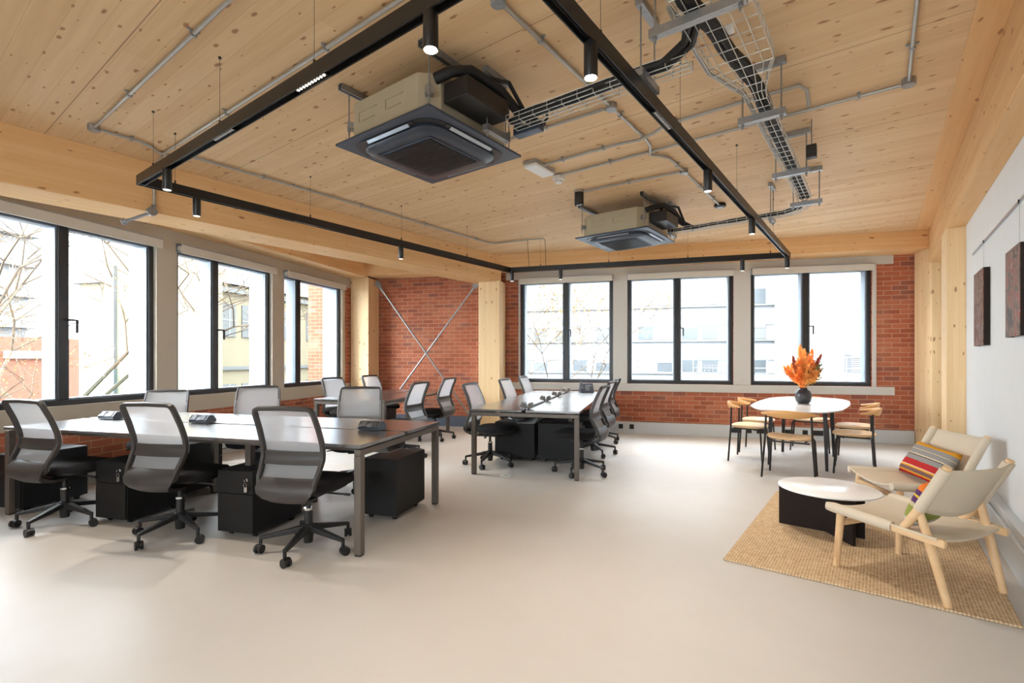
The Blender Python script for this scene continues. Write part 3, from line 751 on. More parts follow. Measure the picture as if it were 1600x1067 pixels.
# floor box
p = atz(787, 747); t = thing('floor_box', 'small pale floor socket lid in front of the centre desk', 'floor box', (p.x, p.y + .1, 0)); m = MB(); m.box(-.06, .06, -.06, .06, 0, .004); m.build('lid', 'paper_pale', t); m = MB(); m.box(-.03, .03, -.005, .005, .004, .007); m.build('lift_tab', 'chrome', t)

# ------------------------------------------------------------------ dining set (built on the structural grid)
def se2(w, d, n=64, e=3.0):
    out = []
    for k in range(n):
        a = 2 * math.pi * k / n; c, s_ = math.cos(a), math.sin(a); out.append((w * abs(c) ** (2 / e) * (1 if c > 0 else -1), d * abs(s_) ** (2 / e) * (1 if s_ > 0 else -1)))
    return out
TV, TU = -.80, 7.20
t = thing('dining_table', 'white boat-shaped meeting table with black steel legs near the right-hand window', 'table', P2W(TV, TU), -A)
top = [(.30, -1.16), (.47, -.74), (.505, 0), (.47, .74), (.30, 1.16), (-.30, 1.16), (-.47, .74), (-.505, 0), (-.47, -.74), (-.30, -1.16)]
for _ in range(3): top = [q for i in range(len(top)) for a_, b_ in ((top[i], top[(i + 1) % len(top)]),) for q in ((a_[0] * (.86 if _ == 0 else .75) + b_[0] * (.14 if _ == 0 else .25), a_[1] * (.86 if _ == 0 else .75) + b_[1] * (.14 if _ == 0 else .25)), (a_[0] * (.14 if _ == 0 else .25) + b_[0] * (.86 if _ == 0 else .75), a_[1] * (.14 if _ == 0 else .25) + b_[1] * (.86 if _ == 0 else .75)))]
m = MB(); m.loft([[(x * .97, y * .985, .722) for x, y in top], [(x, y, .735) for x, y in top], [(x, y, .74) for x, y in top]]); m.build('tabletop', 'white_top', t, smooth=True)
for x in (-.30, .30):
    for y in (-.45, .60):
        m = MB(); m.bar((x * .93, y * .95, .72), (x, y, 0), .045, .045, w2=.03, h2=.03, up=(0, 1, 0)); m.build('leg', 'black_steel', t, bevel=.003)
m = MB(); m.box(-.30, .30, -.445, -.41, .68, .7215); m.box(-.30, .30, .53, .565, .68, .7215); m.box(-.018, .018, -.41, .53, .68, .7215); m.build('under_frame', 'black_steel', t)
def elbow_chair(label):
    t = thing('dining_chair', label, 'chair', (0, 0, 0), 0, 'curved-back dining chairs around the white table')
    # seat
    pts = se2(.225, .21, 48, 3.0)
    rings = []
    for k, z in ((.9, .424), (1.0, .434), (.995, .444), (.9, .446), (.5, .436), (.1, .431)):
        rings.append([(x * k, y * k + .01, z + (.014 * (x / .225) ** 2 if z > .43 else 0)) for x, y in pts])
    m = MB(); m.loft(rings); m.build('seat', 'ash_wood', t, smooth=True)
    # curved backrest
    rings = []
    for i in range(29):
        u = -1 + i / 14; a = u * R(88); r_ = .262
        x = r_ * math.sin(a); y = -.04 - .195 * math.cos(a); hh = .013 + .036 * max(0, 1 - abs(u) ** 1.2 * 1.25); wd = .012 + .016 * abs(u) ** 2
        if abs(u) > .93: hh *= .7; wd *= .7
        c = Vector((x, y, .703 - .014 * u * u)); nrm = Vector((math.sin(a), -math.cos(a), 0)); up = Vector((0, 0, 1)) + nrm * .25 * (1 - abs(u))
        rings.append([c + nrm * wd * math.cos(q * math.pi / 5) + up * hh * math.sin(q * math.pi / 5) for q in range(10)])
    m = MB(); m.loft(rings); m.build('backrest', 'oak_wood', t, smooth=True)
    for sx in (-1, 1):
        m = MB(); m.tube([(sx * .255, -.19, 0), (sx * .225, -.165, .43), (sx * .215, -.16, .685)], .011, 8); m.build('leg', 'black_steel', t, smooth=True)
        m = MB(); m.tube([(sx * .235, .20, 0), (sx * .215, .175, .385), (sx * .205, .155, .41), (sx * .18, .12, .415), (sx * .16, -.14, .412)], .0105, 8); m.build('leg', 'black_steel', t, smooth=True)
    m = MB(); m.bar((-.20, -.158, .40), (.20, -.158, .40), .016, .016); m.bar((-.19, .11, .405), (.19, .11, .405), .016, .016); m.build('seat_rail', 'black_steel', t)
    return t
ec = elbow_chair('curved-back wooden dining chair in front of the white table, its back to the camera')
ec.location = P2W(-.80, 6.20); ec.rotation_euler.z = -A + R(0)
EC = [(-1.37, 6.95, -90, 'curved-back dining chair on the left of the white table, nearer of the two there'),
      (-1.40, 7.66, -88, 'curved-back dining chair on the left of the white table, farther of the two there'),
      (-.24, 6.93, 92, 'curved-back dining chair on the right of the white table, nearer of the two there'),
      (-.26, 7.72, 90, 'curved-back dining chair on the right of the white table, farther of the two there'),
      (-.80, 8.22, 180, 'curved-back dining chair at the window end of the white table, behind the vase')]
for v, u, rz, lab in EC: dup(ec, P2W(v, u), -A + R(rz), lab)
# vase and flowers
vp = atz(1255, 630.5, .74)
t = thing('vase', 'dark speckled round vase in the middle of the white table', 'vase', vp)
m = MB(); m.lathe([(.055, 0), (.062, .004), (.085, .035), (.094, .08), (.092, .12), (.078, .155), (.05, .178), (.042, .19), (.048, .20), (.042, .20), (.036, .188), (.03, .15)], n=40); m.build('vase_body', 'vase_glaze', t, smooth=True)
t = thing('flower_arrangement', 'dried orange and amber plumes with green sprigs standing in the dark vase', 'flowers', vp + Vector((0, 0, .17))); t.scale = (1.16, 1.16, 1.22)
rnd = random.Random(11)
def plume(base, tip, w, mat, n=90):
    base = Vector(base); tip = Vector(tip); ax = (tip - base); L = ax.length; ax.normalize(); m = MB(); m.tube([(0, 0, -.10), base * .3, base], .003, 5)
    s1 = ax.orthogonal().normalized(); s2 = ax.cross(s1)
    m.tube([base, base + ax * L * .5, tip], [.004, .006, .001], 5)
    for i in range(n):
        k = rnd.random() ** .8; a = rnd.uniform(0, 2 * math.pi); c = base + ax * L * k; rad = w * math.sin(math.pi * min(1, .12 + k * .86)) ** .8
        d = (s1 * math.cos(a) + s2 * math.sin(a)); e = c + d * rad * rnd.uniform(.5, 1.15) + ax * L * .13 * rnd.uniform(.4, 1.4)
        q = d.cross(ax) * .005; mid = (c + e) / 2 + d * .004
        m.add([c, mid + q, e, mid - q, mid + d * .003 + ax * -.004], [(0, 1, 2, 4), (0, 4, 2, 3)])
    return m
PL = [((-.02, 0, .20), (-.03, .0, .44), .042, 'plume_amber'), ((.0, .02, .20), (.02, .03, .40), .038, 'plume_amber'), ((.05, 0, .18), (.085, .0, .40), .045, 'plume_orange'),
      ((.08, -.02, .16), (.16, -.02, .35), .028, 'plume_rust'), ((-.06, -.01, .16), (-.10, -.01, .33), .03, 'plume_rust'), ((-.08, -.02, .10), (-.19, -.03, .23), .045, 'plume_orange'),
      ((-.06, -.04, .08), (-.14, -.05, .16), .04, 'plume_orange'), ((.01, -.06, .10), (.03, -.08, .25), .05, 'plume_amber'), ((.06, -.04, .12), (.13, -.05, .22), .045, 'plume_orange'),
      ((-.03, -.06, .09), (-.06, -.09, .22), .045, 'plume_orange'), ((.05, .05, .12), (.10, .08, .26), .04, 'plume_orange'), ((-.04, .05, .12), (-.09, .08, .26), .04, 'plume_amber'),
      ((.0, -.07, .06), (.0, -.12, .17), .05, 'plume_amber'), ((-.05, -.07, .07), (-.10, -.11, .15), .045, 'plume_orange'), ((.06, -.06, .08), (.10, -.09, .20), .05, 'plume_amber'), ((-.09, 0, .10), (-.15, 0, .24), .04, 'plume_amber'), ((.10, .02, .10), (.16, .03, .25), .045, 'plume_orange'), ((.0, -.02, .16), (.0, -.03, .33), .055, 'plume_amber'), ((-.04, -.03, .12), (-.06, -.04, .30), .05, 'plume_orange'), ((.05, -.03, .12), (.08, -.05, .30), .05, 'plume_orange')]
for b, tp, w, mt in PL: plume(b, tp, w * 1.2, mt, 200).build('plume', mt, t)
for i in range(12):
    a = rnd.uniform(-.6, 3.6) if i % 2 else rnd.uniform(-1.4, .6); rr = rnd.uniform(.07, .17); b = (math.cos(a) * .035, math.sin(a) * .03, .05); tp = (math.cos(a) * rr * 1.1, math.sin(a) * rr * .8, rnd.uniform(.12, .27))
    plume(b, tp, .028, 'x', 55).build('sprig', 'sprig_green' if i % 3 else 'sprig_yellow', t)

# ------------------------------------------------------------------ lounge corner
m = MB(); m.box(-.815, .55, 3.37, 5.40, .001, .013)
tag(m.build('rug', 'jute', bevel=.004, pframe=True), 'woven jute rug under the round coffee table and the two sling chairs', 'rug')
Z0 = .013
ct_ = Vector((1.31, 4.20, Z0))
t = thing('coffee_table', 'low round white coffee table on a dark crossed-panel base', 'table', ct_)
m = MB(); m.lathe([(.325, .312), (.33, .314), (.33, .322), (.327, .324)], n=72); m.build('tabletop', 'white_top', t, smooth=True)
pa = atz(1217.5, 818.7) - ct_; pc = atz(1291, 833) - ct_; pb = atz(1335, 856.8) - ct_
for q, s_ in ((pa, 1), (pb, 1)):
    d = (q - pc); d.z = 0; m = MB(); o = -d * .75 if q is pa else -d * .9
    m.bar((pc.x + o.x, pc.y + o.y, .156), (q.x, q.y, .156), .022, .311); m.build('base_panel', 'umber_black', t, bevel=.002)
def lounge(label, cat='chair'):
    t = thing('sling_chair', label, 'lounge chair', (0, 0, 0), 0, 'canvas sling lounge chairs on the rug')
    for s_ in (-1, 1):
        m = MB(); m.tube([(s_ * .285, .26, 0), (s_ * .265, .245, .345)], [.018, .023], 14); m.build('front_leg', 'ash_wood', t, smooth=True)
        m = MB(); m.tube([(s_ * .235, -.31, 0), (s_ * .250, -.235, .30), (s_ * .262, -.19, .47)], [.018, .023, .018], 14); m.build('rear_leg', 'ash_wood', t, smooth=True)
        m = MB(); m.tube([(s_ * .262, -.10, .335), (s_ * .27, -.19, .47), (s_ * .266, -.325, .73)], [.020, .023, .019], 14); m.build('back_post', 'ash_wood', t, smooth=True)
        m = MB(); m.bar((s_ * .285, .30, .355), (s_ * .262, -.315, .328), .03, .042); m.build('side_rail', 'ash_wood', t, bevel=.008)
    m = MB(); m.bar((-.27, .25, .27), (.27, .25, .27), .03, .035, up=(0, 0, 1)); m.build('cross_rail', 'ash_wood', t, bevel=.006)
    def sling(f, n0, n1, th=.006):
        ra = []
        for i in range(n0 + 1):
            top_, bot_ = [], []
            for j in range(n1 + 1):
                p, nn = f(i / n0, -1 + 2 * j / n1); top_.append(p + nn * th); bot_.append(p - nn * th)
            ra.append(top_ + bot_[::-1])
        return ra
    def fs(a, u): # seat, from the front back
        y = .315 - a * .60; z = .374 - a * .030; sag = .065 * (1 - u * u) * (.55 + .45 * math.sin(math.pi * min(1, a + .12))); wd = .305 - a * .02
        return Vector((u * wd, y + .015 * (1 - abs(u)) * (1 if a > .5 else -1) * abs(a - .5), z - sag + .005)), Vector((0, 0, 1))
    m = MB(); m.loft(sling(fs, 14, 16)); sg = m.build('seat_sling', 'canvas', t, smooth=True)
    for s_ in (-1, 1): m = MB(); m.tube([(s_ * .288, .315, .358), (s_ * .285, .28, .358), (s_ * .276, -.02, .346), (s_ * .272, -.06, .344)], [.026, .031, .031, .029], 14); m.build('sling_sleeve', 'canvas', sg, smooth=True)
    def fb(a, u):
        z = .475 + a * .24; y = -.192 - a * .128; sag = .045 * (1 - u * u)
        return Vector((u * (.283 - .006 * a), y - sag, z - sag * .25 - .035 * (1 - a) * (1 - u * u))), Vector((0, -.85, .5))
    m = MB(); m.loft(sling(fb, 10, 16)); bs = m.build('back_sling', 'canvas', t, smooth=True)
    for s_ in (-1, 1): m = MB(); m.tube([(s_ * .271, -.195, .478), (s_ * .266, -.318, .716)], .028, 14); m.build('sling_sleeve', 'canvas', bs, smooth=True)
    return t
def facing(dx, dy): return math.atan2(dy, dx) - math.pi / 2
l0 = lounge('pale wood and canvas sling chair nearest the camera, its back to the viewer')
fm = (Vector((1.142, 3.48, 0)) + Vector((1.587, 3.862, 0))) / 2; rm = (Vector((1.484, 3.07, 0)) + Vector((1.865, 3.38, 0))) / 2
d = (fm - rm).normalized(); l0.location = (fm.x * .5 + rm.x * .5, fm.y * .5 + rm.y * .5, Z0); l0.rotation_euler.z = facing(d.x, d.y)
l1 = dup(l0, (1.99, 4.52, Z0), facing(-1, -.13), 'pale wood and canvas sling chair farther away beside the white wall, holding a striped cushion')
def cushion(name, label, mat, w, h, th, M4):
    rings = []; n = 14
    mb = MB(); g = {}
    vs = []; fs = []
    for sgn in (1, -1):
        for i in range(n + 1):
            for j in range(n + 1):
                x = -1 + 2 * i / n; z = -1 + 2 * j / n; e = (1 - x ** 4) * (1 - z ** 4); b = max(0, e) ** .45
                k = 1 - .05 * (1 - z * z) * (abs(x) ** 3); k2 = 1 - .06 * (1 - x * x) * (abs(z) ** 3)
                vs.append(M4 @ Vector((x * w / 2 * k, sgn * th / 2 * b, z * h / 2 * k2)))
    N = (n + 1) * (n + 1)
    for s_ in (0, 1):
        for i in range(n):
            for j in range(n):
                q = [s_ * N + i * (n + 1) + j, s_ * N + (i + 1) * (n + 1) + j, s_ * N + (i + 1) * (n + 1) + j + 1, s_ * N + i * (n + 1) + j + 1]; fs.append(tuple(q if s_ == 0 else q[::-1]))
    return vs, fs
def put_cushion(label, mat, w, h, th, loc, rz, tilt, roll=0):
    vs, fs = cushion(0, 0, 0, w, h, th, Matrix.Identity(4)); m = MB(); m.add(vs, fs); o = m.build('cushion', mat, smooth=True); o.modifiers.clear()
    md = o.modifiers.new('weld', 'WELD'); md.merge_threshold = .0005
    o.matrix_world = Matrix.Translation(loc) @ Matrix.Rotation(rz, 4, 'Z') @ Matrix.Rotation(tilt, 4, 'X') @ Matrix.Rotation(roll, 4, 'Y'); tag(o, label, 'cushion', 'woven cushions on the sling chairs'); return o
f1 = l1.rotation_euler.z
cp = Vector(l1.location) + Matrix.Rotation(f1, 3, 'Z') @ Vector((.03, -.13, .475)); put_cushion('yellow, grey and red striped cushion leaning in the far sling chair', 'striped_kilim', .46, .29, .12, cp, f1 + R(3), R(32), R(-4))
f0 = l0.rotation_euler.z
cp = Vector(l0.location) + Matrix.Rotation(f0, 3, 'Z') @ Vector((-.06, -.12, .475)); put_cushion('orange and green patterned cushion in the near sling chair, seen edge on', 'bright_kilim', .30, .28, .10, cp, f0 + R(6), R(22))

# ------------------------------------------------------------------ pictures on the right wall
def grid_thing(name, label, cat, v, u, z, group=None): return thing(name, label, cat, P2W(v, u, z), -A, group)
def picture(label, u0, u1, z0, z1, mat):
    t = grid_thing('painting', label, 'painting', VR - .022, (u0 + u1) / 2, z0, 'canvases hung on the right wall'); L = u1 - u0; h = z1 - z0
    m = MB(); m.box(-.018, .020, -L / 2 + .004, L / 2 - .004, .004, h - .004); m.build('stretcher', 'umber_black', t)
    m = MB(); m.box(-.022, -.018, -L / 2, L / 2, 0, h); m.build('canvas_face', mat, t, bevel=.001)
    m = MB()
    for y in (-L / 2, L / 2 - .004): m.box(-.018, .02, y, y + .004, 0, h)
    m.box(-.018, .02, -L / 2, L / 2, h - .004, h); m.build('edge', 'umber_black', t)
    m = MB(); m.cyl((.012, 0, h), (.012, 0, 2.285 - z0), .0012, n=6); m.build('hanging_wire', 'wire_steel', t)
picture('rust brown abstract canvas on the white wall, farther from the camera', 5.52, 6.02, 1.41, 2.045, 'rust_abstract')
picture('grey and red abstract canvas on the white wall at the right edge', 4.20, 4.62, 1.44, 2.00, 'grey_red_abstract')
t = grid_thing('picture_rail', 'slim grey hanging rail high on the white right-hand wall', 'rail', VR - .006, 3.0, 2.285)
m = MB(); m.box(-.004, .006, 0, 3.42, 0, .02); m.build('rail', 'aluminium', t)
for u in (5.76 - 3, 4.42 - 3): m = MB(); m.cbox((-.006, u, .008), (.008, .016, .022)); m.build('rail_hook', 'black_plastic', t)

# ------------------------------------------------------------------ lighting track (structural grid coordinates v, u)
TZ = 2.725
def Pp(v, u, z): return (v, u, z)
t = thing('lighting_track', 'large suspended black rectangular lighting track under the timber ceiling', 'light track', (0, 0, 0), -A)
corners = [(-4.62, 1.36), (-4.66, 6.20), (-1.0, 7.53), (-1.0, 1.36)]
def track_run(a, b, e0=0, e1=0):
    a = Vector((*a, 0)); b = Vector((*b, 0)); d = (b - a).normalized(); a = a - d * e0; b = b + d * e1; s_ = d.cross(Vector((0, 0, 1)))
    m = MB(); w, h, z = .048, .075, TZ
    for o in (-1, 1): m.bar(a + s_ * o * (w / 2 - .003) + Vector((0, 0, z - h / 2)), b + s_ * o * (w / 2 - .003) + Vector((0, 0, z - h / 2)), .006, h)
    m.bar(a + Vector((0, 0, z - .004)), b + Vector((0, 0, z - .004)), w - .012, .008)
    m.bar(a + Vector((0, 0, z - .045)), b + Vector((0, 0, z - .045)), w - .012, .004)
    m.build('track_profile', 'track_black', t)
    r = MB()
    for o in (-1, 1): r.bar(a + s_ * o * .008 + Vector((0, 0, z - .05)), b + s_ * o * .008 + Vector((0, 0, z - .05)), .004, .006)
    r.build('conductor_rail', 'black_frame', t)
for i in range(4): track_run(corners[i], corners[(i + 1) % 4], .024 if i in (1, 2, 3) else .024, .024 if i in (0, 1, 2, 3) else 0)
def along(a, b, k): return (a[0] + (b[0] - a[0]) * k, a[1] + (b[1] - a[1]) * k)
def hang(v, u):
    m = MB(); m.cyl((v, u, TZ), (v, u, TZ + .035), .007, n=8); m.cyl((v, u, TZ + .03), (v, u, C - .004), .0012, n=5); m.cyl((v, u, C - .012), (v, u, C - .001), .009, n=8); m.build('suspension_wire', 'dark_wire', t)
cA, cB, cC, cD = corners
for v in (-4.36, -3.25, -2.22, -1.3): hang(v, 1.36)
for u in (1.6, 2.8, 3.99, 5.17): hang(-4.64, u)
for v in (-4.2, -3.23, -2.19, -1.2): k = (v - cB[0]) / (cC[0] - cB[0]); hang(v, along(cB, cC, k)[1])
for u in (2.0, 3.09, 4.59, 6.4): hang(-1.0, u)
def led(v, u, du, on, label):
    t2 = thing('linear_led_insert', label, 'light', P2W(v, u, TZ - .062), -A if not du else -A + R(90), 'linear light inserts in the track')
    m = MB(); m.box(-.13, .13, -.0165, .0165, -.005, .014); m.build('insert_body', 'track_black', t2)
    for i in range(10):
        x = -.113 + i * .0251; m = MB(); m.cyl((x, 0, -.0045), (x, 0, -.0075), .0065, n=10); m.build('led_lens', 'led_glow' if on else 'led_dim', t2)
led(-2.25, 1.36, 0, 1, 'ten-dot light insert glowing in the front run of the black track')
led(-3.2, 1.36, 0, 0, 'ten-dot light insert farther along the front run of the track, towards its left corner')
led(-4.64, 2.75, 1, 0, 'ten-dot light insert in the left run of the track')
led(-1.0, 2.78, 1, 0, 'ten-dot light insert in the right run of the track')
def spot(v, u, label, on, power, L=.17, r=.030, z=None, tilt=0):
    z = TZ - .05 if z is None else z
    t2 = thing('spotlight', label, 'spotlight', P2W(v, u, z), 0, 'black cylinder spotlights')
    m = MB(); m.lathe([(r - .006, -L + .006), (r - .002, -L), (r, -L + .004), (r, -.022), (r - .004, -.018), (.012, -.016), (.012, -.0)], n=28); m.build('housing', 'track_black', t2, smooth=True)
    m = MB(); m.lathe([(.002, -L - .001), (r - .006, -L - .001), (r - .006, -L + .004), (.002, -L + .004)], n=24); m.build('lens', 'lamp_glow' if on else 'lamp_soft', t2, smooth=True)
    if power:
        l = bpy.data.lights.new('spot_lamp', 'SPOT'); l.energy = power; l.color = (1, .89, .76); l.spot_size = R(95); l.spot_blend = .9; l.shadow_soft_size = .03
        o = bpy.data.objects.new('spot_lamp', l); COL.objects.link(o); o.parent = t2; o.location = (0, 0, -L - .012)
    return t2
PW = 60
spot(-1.411, 1.36, 'lit black cylinder spotlight nearest the camera, front run of the track', 1, PW)
spot(-4.09, 1.36, 'black cylinder spotlight beside the left corner of the track, front run', 0, PW)
spot(-4.64, 1.76, 'black cylinder spotlight on the left run of the track, just past the corner', 0, PW)
spot(-4.65, 3.99, 'black cylinder spotlight midway along the left run of the track', 0, PW)
spot(-4.60, 6.17, 'black cylinder spotlight at the far left corner of the track', 0, PW)
spot(-3.905, 6.472, 'black cylinder spotlight on the far run of the track, above the left back window', 0, PW)
spot(-1.526, 7.338, 'black cylinder spotlight on the far run of the track, between the middle and right windows', 0, PW)
spot(-1.0, 7.46, 'black cylinder spotlight at the far right corner of the track', 0, PW)
spot(-1.0, 1.907, 'lit black cylinder spotlight near the camera on the right run of the track', 1, PW)
spot(-1.0, 3.701, 'black cylinder spotlight halfway along the right run of the track', 0, PW)
spot(-1.0, 5.223, 'black cylinder spotlight near the far end of the right run of the track', 0, PW)
# surface downlight, emergency light, detectors
t = grid_thing('surface_downlight', 'short black surface downlight on the ceiling between the two air conditioning units', 'ceiling light', -2.66, 4.80, C)
m = MB(); m.lathe([(.04, -.16), (.046, -.165), (.05, -.16), (.05, -.03), (.05, -.028)], n=28); m.build('housing', 'track_black', t, smooth=True)
m = MB(); m.lathe([(.055, -.028), (.055, 0)], n=28); m.build('mounting_box', 'conduit_steel', t, smooth=True)
m = MB(); m.cyl((-.018, 0, -.167), (-.018, 0, -.16), .012, n=12); m.cyl((.018, 0, -.167), (.018, 0, -.16), .012, n=12); m.build('lens', 'white_plastic', t)
t = grid_thing('emergency_light', 'white rectangular emergency light on the ceiling beside the near air conditioning unit', 'ceiling light', -2.62, 3.95, C)
m = MB(); m.box(-.075, .075, -.17, .17, -.03, 0); m.build('base', 'conduit_steel', t, bevel=.004)
m = MB(); m.box(-.07, .07, -.165, .165, -.062, -.0305); m.build('diffuser', 'white_plastic', t, bevel=.012, seg=3)
t = grid_thing('motion_detector', 'white domed ceiling detector with slotted sides', 'detector', -2.60, 4.27, C)
m = MB(); m.lathe([(.06, -.02), (.06, 0)], n=28); m.build('base', 'conduit_steel', t, smooth=True)
m = MB(); m.lathe([(.01, -.088), (.032, -.085), (.036, -.07), (.036, -.062), (.056, -.055), (.058, -.021)], n=28); m.build('dome', 'white_plastic', t, smooth=True)
m = MB()
for i in range(10): a = i * .628; m.cbox((.037 * math.cos(a), .037 * math.sin(a), -.066), (.006, .008, .014), a)
m.build('slot', 'conduit_steel', t)
t = grid_thing('smoke_detector', 'flat black disc detector on the ceiling at the end of the galvanised conduit', 'detector', -1.54, 6.22, C)
m = MB(); m.lathe([(.045, -.045), (.065, -.038), (.07, -.02), (.06, 0)], n=32); m.build('housing', 'black_plastic', t, smooth=True)
m = MB(); m.lathe([(.01, -.055), (.03, -.052), (.034, -.045)], n=24); m.build('sensor_eye', 'aluminium', t, smooth=True)

# ------------------------------------------------------------------ conduits
zc = C - .022
def conduit(label, pts, saddles=(), boxes=(), r=.0125, zc=zc):
    pts = [(p[0], p[1], p[2] if len(p) > 2 else zc) for p in pts]
    o = pts[0]; t = thing('conduit', label, 'conduit', P2W(o[0], o[1], o[2]), -A, 'galvanised conduits on the ceiling'); L = [(p[0] - o[0], p[1] - o[1], p[2] - o[2]) for p in pts]
    m = MB(); m.tube(L, r, 10); m.build('pipe', 'conduit_steel', t, smooth=True)
    for k in saddles:
        # k: (segment index, fraction)
        a, b = Vector(L[k[0]]), Vector(L[k[0] + 1]); c = a + (b - a) * k[1]; d = (b - a).normalized(); s_ = Vector((-d.y, d.x, 0)); m = MB()
        m.bar(c - d * .01, c + d * .01, .034, .034); m.bar(c - s_ * .032 + Vector((0, 0, .016)), c + s_ * .032 + Vector((0, 0, .016)), .02, .008); m.build('saddle', 'galvanised', t, bevel=.004)
    for b in boxes:
        m = MB(); c = (b[0] - o[0], b[1] - o[1], C - o[2]); m.lathe([(.036, -.048), (.04, -.044), (.04, -.0)], c, 24); m.build('junction_box', 'galvanised', t, smooth=True)
    return t
conduit('galvanised conduit crossing the ceiling at the upper left, ending in a round box', [(-5.0, 1.16), (-1.2, 1.16)], [(0, .22), (0, .5)], [(-5.0, 1.16)])
conduit('galvanised conduit running between the front track and the near air conditioner towards the left beam', [(-5.10, 1.68), (-1.1, 1.68)], [(0, .3), (0, .62)])
conduit('long galvanised conduit along the left timber beam, dipping and bending to the back track feed', [(-5.0, 1.20), (-5.0, 1.46), (-5.05, 1.56), (-5.14, 1.64), (-5.13, 1.72), (-5.03, 1.80), (-5.0, 1.9), (-4.98, 3.4), (-4.97, 6.0), (-4.93, 6.13), (-4.80, 6.16), (-4.35, 6.24)], [(0, .8), (6, .4), (7, .1), (7, .5), (7, .9)], [])
conduit('galvanised conduit bending down the face of the left beam to a round box and stub', [(-5.16, 1.68, C - .03), (-5.35, 1.70, C - .03), (-5.45, 1.71, C - .06), (-5.488, 1.72, C - .12), (-5.49, 1.72, 2.75), (-5.49, 1.72, 2.72)], [(4, .3)])
t = grid_thing('conduit_box', 'round galvanised box with a stub pipe on the side of the left beam', 'junction box', -5.49, 1.70, 2.68)
m = MB(); m.cyl((-.018, 0, 0), (.03, 0, 0), .042, n=24); m.build('box', 'galvanised', t, smooth=True)
m = MB(); m.cyl((-.0, -.02, -.02), (-.03, -.19, -.125), .014, n=12); m.cyl((-.03, -.19, -.125), (-.04, -.22, -.14), .028, n=16); m.build('stub_pipe', 'aluminium', t, smooth=True)
conduit('galvanised conduit running away from the camera past the near air conditioner to a round box', [(-1.565, 1.98), (-1.57, 3.95), (-1.59, 4.12), (-1.64, 4.24), (-1.66, 4.30), (-1.60, 4.37), (-1.55, 4.46), (-1.54, 4.88), (-1.54, 6.16)], [(0, .2), (0, .75), (6, .5), (7, .4), (7, .8)], [(-1.565, 1.98), (-1.57, 3.31), (-1.54, 4.87)])
conduit('galvanised conduit from the near cable tray end to the junction box', [(-2.46, 3.29), (-1.62, 3.31)], [(0, .4)])
conduit('galvanised conduit from the white emergency light to the cable tray, with a swan neck', [(-2.60, 3.92), (-1.86, 3.92), (-1.74, 3.90, C - .035), (-1.60, 3.90, C - .045), (-1.46, 3.86, C - .04), (-1.34, 3.82), (-.62, 3.80), (-.44, 3.80), (-.40, 3.86, C - .04), (-.40, 3.98, C - .10)], [(0, .35), (0, .9), (5, .1)])
conduit('galvanised conduit from the domed detector across the track to the right', [(-2.56, 4.24), (.148, 4.21)], [(0, .2), (0, .62), (0, .9)])
conduit('galvanised conduit from the surface downlight to the junction box', [(-2.60, 4.80), (-1.58, 4.87)], [(0, .5)])
conduit('galvanised conduit at the upper right running towards the camera from a round box', [(.148, 4.19), (.15, 1.9)], [(0, .2), (0, .7)], [(.148, 4.19)])
t = grid_thing('track_feed', 'thin galvanised feed pipe and two cables dropping to the far left corner of the track', 'cable', -4.36, 6.24, zc)
m = MB(); m.tube([(0, 0, 0), (.12, .05, .0), (.24, .09, 0)], .010, 8); m.build('pipe', 'conduit_steel', t, smooth=True)
m = MB(); m.tube([(-.0, 0, 0), (0, .004, -.02), (0.0, .05, TZ - zc)], .004, 6); m.tube([(.24, .09, 0), (.26, .10, -.02), (.26, .12, TZ - zc)], .004, 6); m.build('drop_cable', 'dark_wire', t)

